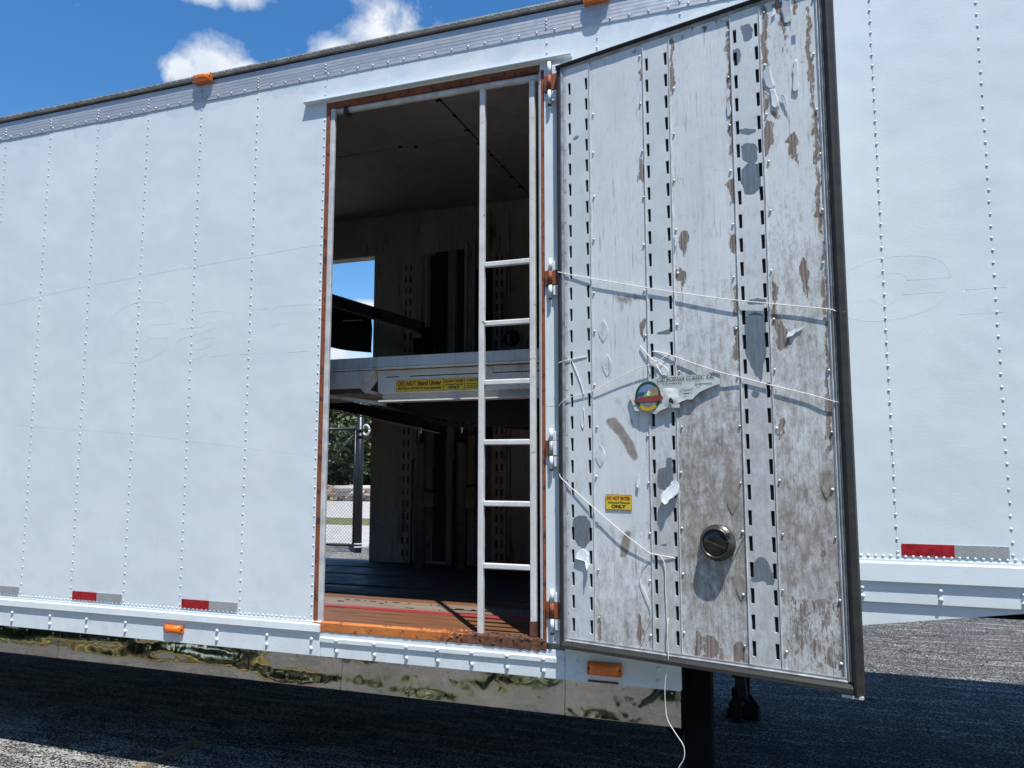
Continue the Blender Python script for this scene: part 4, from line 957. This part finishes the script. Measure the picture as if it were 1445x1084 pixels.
# rubber vent cap
cu, cv = c8(730, 332); cu += .004
VC = empty('vent_cap', (cu, 0, cv), parent=D)
MB().lathe([(.073, 0), (.074, .012), (.072, .017), (.064, .020), (.063, .038), (.058, .044), (.053, .041), (.052, .034)], (0, 0, 0), 40).build('rim', M['brass'], VC)
MB().lathe([(.0515, .024), (.0515, .035), (.048, .038), (0.0005, .040)], (0, 0, 0), 40).build('lid', M['vent'], VC)
MB().bar((-.045, -.042, .012), (.045, -.042, -.018), .006, .005, (0, 1, 0)).build('grip_bar', M['brass'], VC)
MB().tube([(.05, -.06, .012), (.075, -.03, .012), (.10, -.01, .03), (.115, -.004, .045)], .0016, 6).build('tether', M['steel'], VC)
MB().dome(.115, -.002, .046, .006).build('tether_screw', M['screw'], VC)
MB().box(.046, .064, -.044, -.030, .03, .045).build('latch', M['brass'], VC, bevel=.002)
# sticker on the door
mb = MB(); a, b = c8(237, 184), c8(355, 117); warn(mb, a[0], a[1], .128, .066, -.0045, 1); mb.build('warning_sticker', [M['yellow'], M['red'], M['black']], D)

# ------------------------------------------------------------------ torn sign board hanging on the door (a thing of its own)
def dw(u, p, v): return DB + DD * u + DN * p + Vector((0, 0, v))
SG = empty('torn_sign_board', dw(.56, .012, 2.03), -DA)
tag(SG, 'torn white sign board with a round car emblem hanging from cord on the open door', 'sign')
def cs(x, y): 
    u, v = duv(860 + x * .1384, 490 + y * .1384); return (u - .56, v - 2.03)
outl = [(215, 480), (330, 400), (500, 297), (700, 293), (900, 282), (1090, 258), (1112, 240), (1130, 280), (1147, 372), (1080, 395), (1000, 428), (930, 462), (890, 500), (860, 535), (800, 535), (730, 570), (690, 590), (650, 600), (560, 640), (510, 672), (490, 686), (420, 668), (340, 655), (275, 652), (258, 600), (240, 545)]
P2 = [cs(*p) for p in outl]; n = len(P2)
yb = lambda x, z: -.007 * min(1, max(0, (.045 - z) / .13)) - .004 * (1 - min(1, abs(x + .02) / .05)) * (1 if z < .02 else .3)
vs = [(x, yb(x, z), z) for x, z in P2] + [(x, yb(x, z) + .006, z) for x, z in P2]
mb = MB(); mb.add(vs, [tuple(range(n - 1, -1, -1)), tuple(range(n, 2 * n))], 0); mb.add(vs, [(i, (i + 1) % n, (i + 1) % n + n, i + n) for i in range(n)], 1)
bo = mb.build('board', [M['sign'], M['signedge']], SG)
mb = MB(); a = cs(500, 366); b = cs(1085, 322)
put_text(mb, 'CALIFORNIA CLASSIC RAL', a[0], a[1], -.0025, 0, width=b[0] - a[0], height=.019, shear=.35, rot=math.atan2(b[1] - a[1], b[0] - a[0]), bold=.0)
for k in range(9): a_ = cs(560 + k * 22, 385 - k * 1.2); mb.box(a_[0], a_[0] + .006, -.0027, -.0025, a_[1], a_[1] + .004)
for k in range(10): a_ = cs(890 + k * 17, 385 - k * 1.4); mb.box(a_[0], a_[0] + .006, -.0027, -.0025, a_[1], a_[1] + .003)
a = cs(735, 470); put_text(mb, 'Chopard', a[0], a[1], -.006, 0, width=.060, height=.018, shear=.45, rot=.05)
for k in range(5): mb.box(cs(770 + k * 12, 482)[0], cs(770 + k * 12, 482)[0] + .004, -.0062, -.006, cs(770, 482)[1], cs(770, 482)[1] + .004)
c0 = cs(915, 380); mb.add([(c0[0] + r * math.cos(t), -.0026, c0[1] + r * math.sin(t)) for t in [2 * math.pi * k / 24 for k in range(24)] for r in (.0135, .0125)], [(2 * k, 2 * k + 1, (2 * k + 3) % 48, (2 * k + 2) % 48) for k in range(24)], 0)
mb.build('lettering', M['black'], SG)
# emblem: green ring, blue sky and water, hills, red car, yellow band
e = empty('emblem', parent=SG); ec = cs(412, 505); e.location = (ec[0], -.0085, ec[1])
for nm, col in (('green', (.012, .075, .04)), ('skyblue', (.17, .25, .42)), ('sea', (.02, .09, .25)), ('tan', (.36, .22, .14)), ('leafg', (.20, .38, .06)), ('carred', (.27, .055, .045)), ('grey', (.20, .22, .22)), ('gold', (.52, .37, .03)), ('cream', (.72, .70, .60))):
    M['e_' + nm] = simple('emblem_' + nm, col, .45, 0, .15, 60)
er = .066
def disc(pts, y, m): MB().add([(x * er, y, z * er) for x, z in pts], [tuple(range(len(pts)))[::-1]]).build(m[0], M['e_' + m[1]], e)
circ = lambda r, a0=0, a1=360, n=40, sx=.92: [(sx * r * math.cos(math.radians(a0 + (a1 - a0) * k / n)), r * math.sin(math.radians(a0 + (a1 - a0) * k / n))) for k in range(n + (0 if a1 - a0 == 360 else 1))]
disc(circ(1.0, 0, 360), 0, ('ring', 'green'))
disc(circ(.80, 0, 180), -.0006, ('sky_field', 'skyblue'))
disc([(-.74, .02), (.74, .02), (.70, .30), (.2, .34), (-.3, .30), (-.72, .28)], -.0010, ('sea_field', 'sea'))
disc([(.1, .02), (.74, .02), (.76, .35), (.6, .62), (.45, .50), (.3, .55), (.15, .2)], -.0012, ('hill', 'tan'))
disc([(-.35, -.05), (.35, -.05), (.42, .15), (.2, .32), (.0, .18), (-.2, .25)], -.0014, ('foliage', 'leafg'))
disc([(-.1, .05), (.12, .02), (.2, .25), (.1, .42), (-.05, .30)], -.0016, ('figure', 'cream'))
disc(circ(.80, 180, 360), -.0006, ('road_field', 'grey'))
disc([(-1.05, -.32), (-.95, -.18), (-.5, -.05), (.1, .0), (.6, -.02), (.95, .05), (1.08, -.12), (1.05, -.30), (.5, -.36), (-.4, -.38)], -.0018, ('car_shape', 'carred'))
ring = circ(.98, 225, 315, 20) + circ(.74, 225, 315, 20)[::-1]
disc(ring, -.0020, ('band', 'gold'))
hole = [cs(*p) for p in [(630, 560), (636, 530), (650, 515), (668, 540), (680, 565), (676, 585), (655, 575)]]
MB().add([(x, yb(x, z) - .008, z) for x, z in hole], [tuple(range(len(hole)))[::-1]]).build('hole', M['cavity'], SG)  # flat dark patch in front of the board, painting the hole's shade
def crumple(u, v): 
    x, z = cs(560 + 170 * u, 620 - 200 * v); return (x, yb(x, z) - .002 * math.sin(math.pi * u) * math.sin(math.pi * v) - .007 * vnoise(4)(u * 6, v * 6) * math.sin(math.pi * u) * math.sin(math.pi * v) + .001, z)
vs, fs = grid(crumple, 10, 10); MB().add(vs, [f[::-1] for f in fs], 0, True).build('crumpled_fold', M['sign'], SG)

# ------------------------------------------------------------------ cords tied across the door
def cord(pts, label, r=.0024, smooth=True, name='white_cord'):
    base = None; W = [dw(u, .004 + p * .30, v) for u, v, p in pts]
    o = MB().tube(spl([w - W[0] for w in W], 6) if smooth else [w - W[0] for w in W], r * .82, 6).build(name, M['cord']); o.location = W[0]
    return tag(o, label, 'cord')
q7 = lambda x, y, p: (*duv(780 + x * .3045, 330 + y * .3045, p), p)
q8 = lambda x, y, p: (*duv(780 + x * .3183, 660 + y * .3183, p), p)
qc = lambda x, y, p: (*duv(800 + x * .2215, 860 + y * .2215, p), p)
cord([q7(22, 176, .012), q7(85, 190, .014), q7(200, 210, .024), q7(440, 250, .024), q7(570, 270, .024), q7(720, 290, .030), q7(850, 305, .034), q7(1000, 320, .028), q7(1150, 335, .026), q7(1270, 345, .03), q7(1310, 355, .034), q7(1345, 367, .012)], 'taut white cord stretched across the door above the torn sign', .0026)
cord([q7(1320, 352, .034), q7(1345, 358, .022), q7(1352, 366, .006), q7(1335, 372, .026), q7(1318, 362, .036), q7(1345, 362, .020)], 'white knot of cord at the outer edge of the door', .0022, name='cord_knot')
cord([q7(28, 800, .008), q7(40, 780, .012), q7(85, 755, .018), q7(195, 722, .02), q7(300, 665, .03), q7(380, 625, .036), q7(460, 596, .036), q7(520, 565, .02), q7(546, 545, .004)], 'white cord rising from the hinge edge towards the torn sign', .0020)
cord([q7(462, 546, .004), q7(500, 550, .012), q7(560, 568, .020), q7(640, 596, .022), q7(770, 640, .040), q7(870, 665, .022), q7(1030, 706, .020), q7(1180, 742, .022), q7(1280, 770, .03), q7(1366, 793, .008)], 'white cord running from the torn sign down to the outer door edge', .0026)
cord([q7(405, 520, .006), q7(425, 545, .014), q7(455, 580, .022), q7(490, 600, .026), q7(520, 622, .030), q7(525, 645, .034), q7(500, 650, .034), q7(482, 625, .034), q7(472, 598, .026)], 'small loop of white cord just above the torn sign', .0026, name='cord_loop')
cord([q7(380, 625, .036), q7(370, 660, .034), q7(365, 700, .034), q7(362, 742, .032)], 'thin cord holding the left end of the torn sign', .0014)
cord([q7(25, 598, .010), q7(60, 586, .012), q7(85, 582, .008), q7(120, 576, .006), q7(160, 570, .002)], 'short white cord tied through the slots beside the hinge edge', .0022)
cord([q7(85, 582, .008), q7(105, 630, .010), q7(128, 690, .010), q7(143, 750, .008), q7(140, 800, .006), q7(132, 870, .006), q7(140, 900, .006), q7(147, 870, .006), q7(143, 810, .006)], 'dangling loop of white cord on the slotted track by the hinges', .0020)
cord([q8(28, 28, .012), q8(36, 48, .014), q8(95, 105, .020), q8(180, 185, .034), q8(300, 290, .040), q8(380, 350, .032), q8(430, 382, .024), q8(465, 388, .020), q8(485, 410, .018), q8(495, 450, .018), q8(497, 540, .016), q8(503, 640, .014), q8(505, 740, .016), qc(640, 60, .02), qc(626, 130, .036), qc(630, 330, .042), qc(615, 480, .03), qc(622, 620, .02), qc(637, 710, .02), qc(690, 800, .02), qc(730, 860, .02), qc(743, 905, .02), qc(738, 960, .02), qc(705, 1020, .02), qc(690, 1100, .02)], 'long white cord slanting down the door and dangling below it', .0024)
cord([q8(430, 384, .024), q8(410, 410, .018), q8(395, 450, .010), q8(375, 540, .006), q8(355, 640, .005), q8(338, 740, .004)], 'thin white cord end hanging over the lower left plywood', .0016)
cord([q8(432, 384, .022), q8(405, 420, .016), q8(385, 490, .010), q8(410, 560, .014), q8(430, 610, .012), q8(432, 660, .010), q8(410, 730, .006), q8(385, 800, .004)], 'slack white cord curling over the lower left plywood', .0016)
cord([q8(440, 386, .022), q8(480, 392, .018), q8(520, 398, .010), q8(546, 402, .002)], 'short white cord tied into a slot of the middle track', .0022)

# ------------------------------------------------------------------ landing gear
G = empty('landing_gear', parent=T)
def leg(x, y, zt, m='frame'):
    MB().box(x - .062, x + .062, y - .062, y + .062, .26, zt).build('outer_leg', M[m], G, bevel=.006)
    MB().box(x - .047, x + .047, y - .047, y + .047, .09, .262).build('inner_leg', M[m], G, bevel=.004)
    prof = [(-.09, .0), (.09, .0), (.105, .04), (.05, .12), (-.05, .12), (-.105, .04)]
    mb = MB(); mb.prism([(x + a, b) for a, b in prof], y - .085, y - .075); mb.prism([(x + a, b) for a, b in prof], y + .075, y + .085); mb.box(x - .11, x + .11, y - .11, y + .11, .002, .014); mb.build('sand_shoe', M['blacksteel'], G)
    mb = MB(); mb.v = []; 
    o = MB().tube([(x, y - .1, .10), (x, y + .1, .10)], .018, 12).build('shoe_axle', M['steel'], G)
leg(-.415, .24, 1.2); leg(-.335, 2.22, 1.2)
MB().bar((-.30, .5, 1.15), (-.27, 1.15, .42), .05, .035).build('brace', M['steel'], G)
MB().bar((-.22, .6, 1.15), (-.26, 1.18, .42), .02, .02).build('brace', M['steel'], G)
MB().bar((-.31, 1.2, .45), (-.31, 1.2, .26), .05, .03, (0, 1, 0)).build('hanging_pipe', M['blacksteel'], G)
MB().tube([(-.36, .2, .95), (-.34, 2.2, .95)], .018, 10).build('cross_shaft', M['steel'], G)
MB().prism([(-.60, .588), (-.50, .50), (-.48, .50), (-.48, .62), (-.60, .62)], .10, .20).build('gusset', M['frame'], T)

# ------------------------------------------------------------------ beyond the far doorway
FX, FY = -8.028, 9.986
def post(name, x, y, r, z, label, cat='post'):
    p = empty(name, (x, y, 0)); tag(p, label, cat)
    MB().tube([(0, 0, 0), (0, 0, z)], r, 14).build('shaft', M['fence'], p)
    MB().lathe([(r * 1.08, 0), (r * 1.08, .05), (r * .7, .09), (.002, .11)], (0, 0, z), 14, axis='z').build('cap', M['fence'], p)
    return p
p = post('gate_post', FX, FY, .072, 3.0, 'thick black gate post standing beyond the far doorway')
for z in (.10, .16): MB().tube([(0, 0, z), (0, 0, z + .025)], .082, 14).build('band', M['trimlight'], p)
for z in (2.28, 2.40): MB().tube([(0, 0, z), (0, 0, z + .05)], .086, 14).build('clamp', M['fence'], p)
MB().tube([(.13 + .075 * math.cos(t), 0, 2.42 + .10 * math.sin(t)) for t in [2 * math.pi * k / 18 for k in range(19)]], .022, 8).build('roller_wheel', M['trimlight'], p)
p = post('fence_post', FX + .20, FY + .35, .035, 2.65, 'slim black fence post just behind the thick gate post')
def mesh_panel(x0, x1, y, z0, z1, s=.072, r=.0026):
    mb = MB(); 
    h = z1 - z0; x = x0 - h
    def wire(a, b):
        mb.add([(a[0] + dx, y + dy, a[1] + dz) for dx, dy, dz in ((-r, 0, 0), (r, 0, 0), (0, -r, r))] + [(b[0] + dx, y + dy, b[1] + dz) for dx, dy, dz in ((-r, 0, 0), (r, 0, 0), (0, -r, r))], [(0, 1, 4, 3), (1, 2, 5, 4), (2, 0, 3, 5)])
    while x < x1:
        for sgn in (1, -1):
            za, zb = (z0, z1) if sgn == 1 else (z1, z0); ta = max(0, (x0 - x) / h); tb = min(1, (x1 - x) / h)
            if tb > ta: wire((x + h * ta, za + (zb - za) * ta), (x + h * tb, za + (zb - za) * tb))
        x += s
    return mb
g = empty('chain_link_gate', (-10.2, FY, 0)); tag(g, 'black chain link sliding gate left of the thick gate post', 'gate')
gx0, gx1 = -12.6 + 10.2, FX - .09 + 10.2
for z, nm in ((2.45, 'top_rail'), (.14, 'bottom_rail')): MB().tube([(gx0, 0, z), (gx1, 0, z)], .032, 10).build(nm, M['fence'], g)
MB().tube([(gx0, 0, .14), (gx0, 0, 2.45)], .032, 10).build('end_stile', M['fence'], g); MB().tube([(gx1 - .02, 0, .14), (gx1 - .02, 0, 2.45)], .025, 10).build('end_stile', M['fence'], g)
MB().tube([(gx1 - .06, .03, 2.35), (gx1 - 2.1, .03, .2)], .026, 8).build('brace', M['fence'], g)
mesh_panel(gx0, gx1, .0, .15, 2.44).build('wire_mesh', M['fence'], g, kind='stuff')
g = empty('chain_link_fence', (FX + .2, FY + .35, 0)); tag(g, 'black chain link fence running on right of the thick gate post', 'fence')
mesh_panel(.04, 4.2, 0, .05, 2.5).build('wire_mesh', M['fence'], g, kind='stuff'); mesh_panel(-.15, .04, -.02, .0, 2.5).build('wire_mesh', M['fence'], g, kind='stuff')
MB().tube([(-.1, 0, 2.5), (4.2, 0, 2.5)], .022, 8).build('top_rail', M['fence'], g); MB().tube([(-.15, 0, .13), (4.2, 0, .13)], .022, 8).build('bottom_rail', M['fence'], g)
# rubble and bleached logs at the far edge of the yard
mb = MB(); rn = random.Random(12)
for k in range(420):
    x = rn.uniform(-30, -12); y = rn.uniform(29.2, 31.6); r = rn.uniform(.07, .24); z = rn.uniform(0, .75) * (1 - abs(y - 30.4) / 1.3)
    d = [rn.uniform(.7, 1.2) for _ in range(8)]
    v = [(x + r * d[i] * (1 if i & 1 else -1), y + r * d[i] * (1 if i & 2 else -1), z + r * .7 * d[i] * (1 if i & 4 else -1)) for i in range(8)]
    mb.add(v, [(0, 2, 3, 1), (4, 5, 7, 6), (0, 1, 5, 4), (2, 6, 7, 3), (0, 4, 6, 2), (1, 3, 7, 5)], 0 if rn.random() < .75 else 1)
o = mb.build('rubble_heap', [M['rock'], M['log']]); o['kind'] = 'stuff'; o['label'] = 'low heap of brown rubble at the foot of the trees'
for (px, py, L_, a) in ((508, 690, 2.6, .12), (495, 697, 1.6, -.2)):
    c = at(px, py, 29.0); o = MB().tube([(-L_ / 2, 0, 0), (0, 0, .03), (L_ / 2, 0, .08)], [.16, .14, .11], 10).build('bleached_log', M['log']); o.location = c; o.rotation_euler = (0, 0, a)
    tag(o, 'longer bleached log lying on the rubble heap' if L_ > 2 else 'shorter bleached log lying on the rubble heap', 'log')

def tree(x, y, h, rad, seed, leaf, label, group, n=5200, size=.16, low=.06):
    rs = np.random.RandomState(seed); rn = random.Random(seed)
    t = empty('tree', (x, y, 0)); tag(t, label, 'tree', group)
    mb = MB(); tips = []
    mb.tube([(0, 0, -.1), (rn.uniform(-.1, .1), rn.uniform(-.1, .1), h * .25), (rn.uniform(-.3, .3), rn.uniform(-.3, .3), h * .55), (rn.uniform(-.4, .4), rn.uniform(-.4, .4), h * .85)], [.05 * h ** .8, .035 * h ** .8, .022 * h ** .8, .008 * h ** .8], 9)
    for k in range(16):
        a = k * 2.4; z0 = h * rn.uniform(low + .05, .6); e = Vector((math.cos(a) * rad * rn.uniform(.5, .95), math.sin(a) * rad * rn.uniform(.5, .95), z0 + rn.uniform(.05, .35) * h))
        mb.tube([(0, 0, z0), (e.x * .5, e.y * .5, z0 + (e.z - z0) * .6), tuple(e)], [.012 * h, .007 * h, .002 * h], 6); tips.append(e)
    mb.build('trunk', M['bark'], t)
    nc = 46; cen = []
    for k in range(nc):
        if k < len(tips): cen.append(tips[k])
        else:
            a = rn.uniform(0, 6.283); zz = rn.uniform(low, 1) ** .9; rr = rad * math.sqrt(max(.05, 1 - (2 * (zz - low) / (1 - low) - 1) ** 2 * .8)) * rn.uniform(.35, 1.0)
            cen.append(Vector((math.cos(a) * rr, math.sin(a) * rr, zz * h)))
    cen = np.array([c[:] for c in cen]); pick = rs.randint(0, nc, n); cr = rad * rs.uniform(.16, .36, nc)
    P = cen[pick] + np.clip(rs.normal(size=(n, 3)), -1.7, 1.7) * cr[pick][:, None] * np.array([.7, .7, .5])
    P[:, 2] = np.maximum(P[:, 2], .05)
    A = rs.normal(size=(n, 3)); A /= np.linalg.norm(A, axis=1)[:, None]; Bv = np.cross(A, rs.normal(size=(n, 3))); Bv /= np.linalg.norm(Bv, axis=1)[:, None]
    sz = size * rs.uniform(.6, 1.4, n)[:, None]
    V = np.stack([P - A * sz, P + Bv * sz * .5, P + A * sz, P - Bv * sz * .5], 1).reshape(-1, 3)
    me = bpy.data.meshes.new('crown'); me.vertices.add(4 * n); me.vertices.foreach_set('co', V.ravel()); me.loops.add(4 * n); me.loops.foreach_set('vertex_index', np.arange(4 * n))
    me.polygons.add(n); me.polygons.foreach_set('loop_start', np.arange(0, 4 * n, 4)); me.polygons.foreach_set('loop_total', np.full(n, 4)); me.update(); me.validate()
    me.materials.append(leaf); o = bpy.data.objects.new('crown', me); COL.objects.link(o); o.parent = t
    return t
rn = random.Random(77)
for k, (px, y, h, r) in enumerate(((452, 33.5, 5.2, 2.3), (476, 34.5, 6.4, 2.6), (500, 33.2, 5.0, 2.2), (520, 35.0, 6.2, 2.6), (542, 34.0, 5.6, 2.4), (430, 35, 6.2, 2.6), (400, 34, 5.8, 2.5), (365, 35, 6.4, 2.7), (330, 34, 5.6, 2.5), (570, 34.5, 6.0, 2.5), (600, 34, 5.6, 2.4))):
    x = at(px, 690, y).x; tree(x, y, h, r, 10 + k, M['leaf'] if k % 2 else M['leaf2'], 'bushy olive green tree behind the rubble heap', 'trees beyond the far doorway', n=9000, size=.15, low=.02)
# trees over the road behind the photographer, seen in the polished skirt
for k in range(11):
    x = -36 + k * 4.0
    tree(x, -15.5 - (k % 3) * 1.6, 8.2 + (k * 37 % 5) * .5, 3.0, 40 + k, M['leaf2'] if k % 2 else M['leaf'], 'leafy tree on the verge across from the trailer', 'trees on the verge facing the trailer', n=5200, size=.24, low=.02)
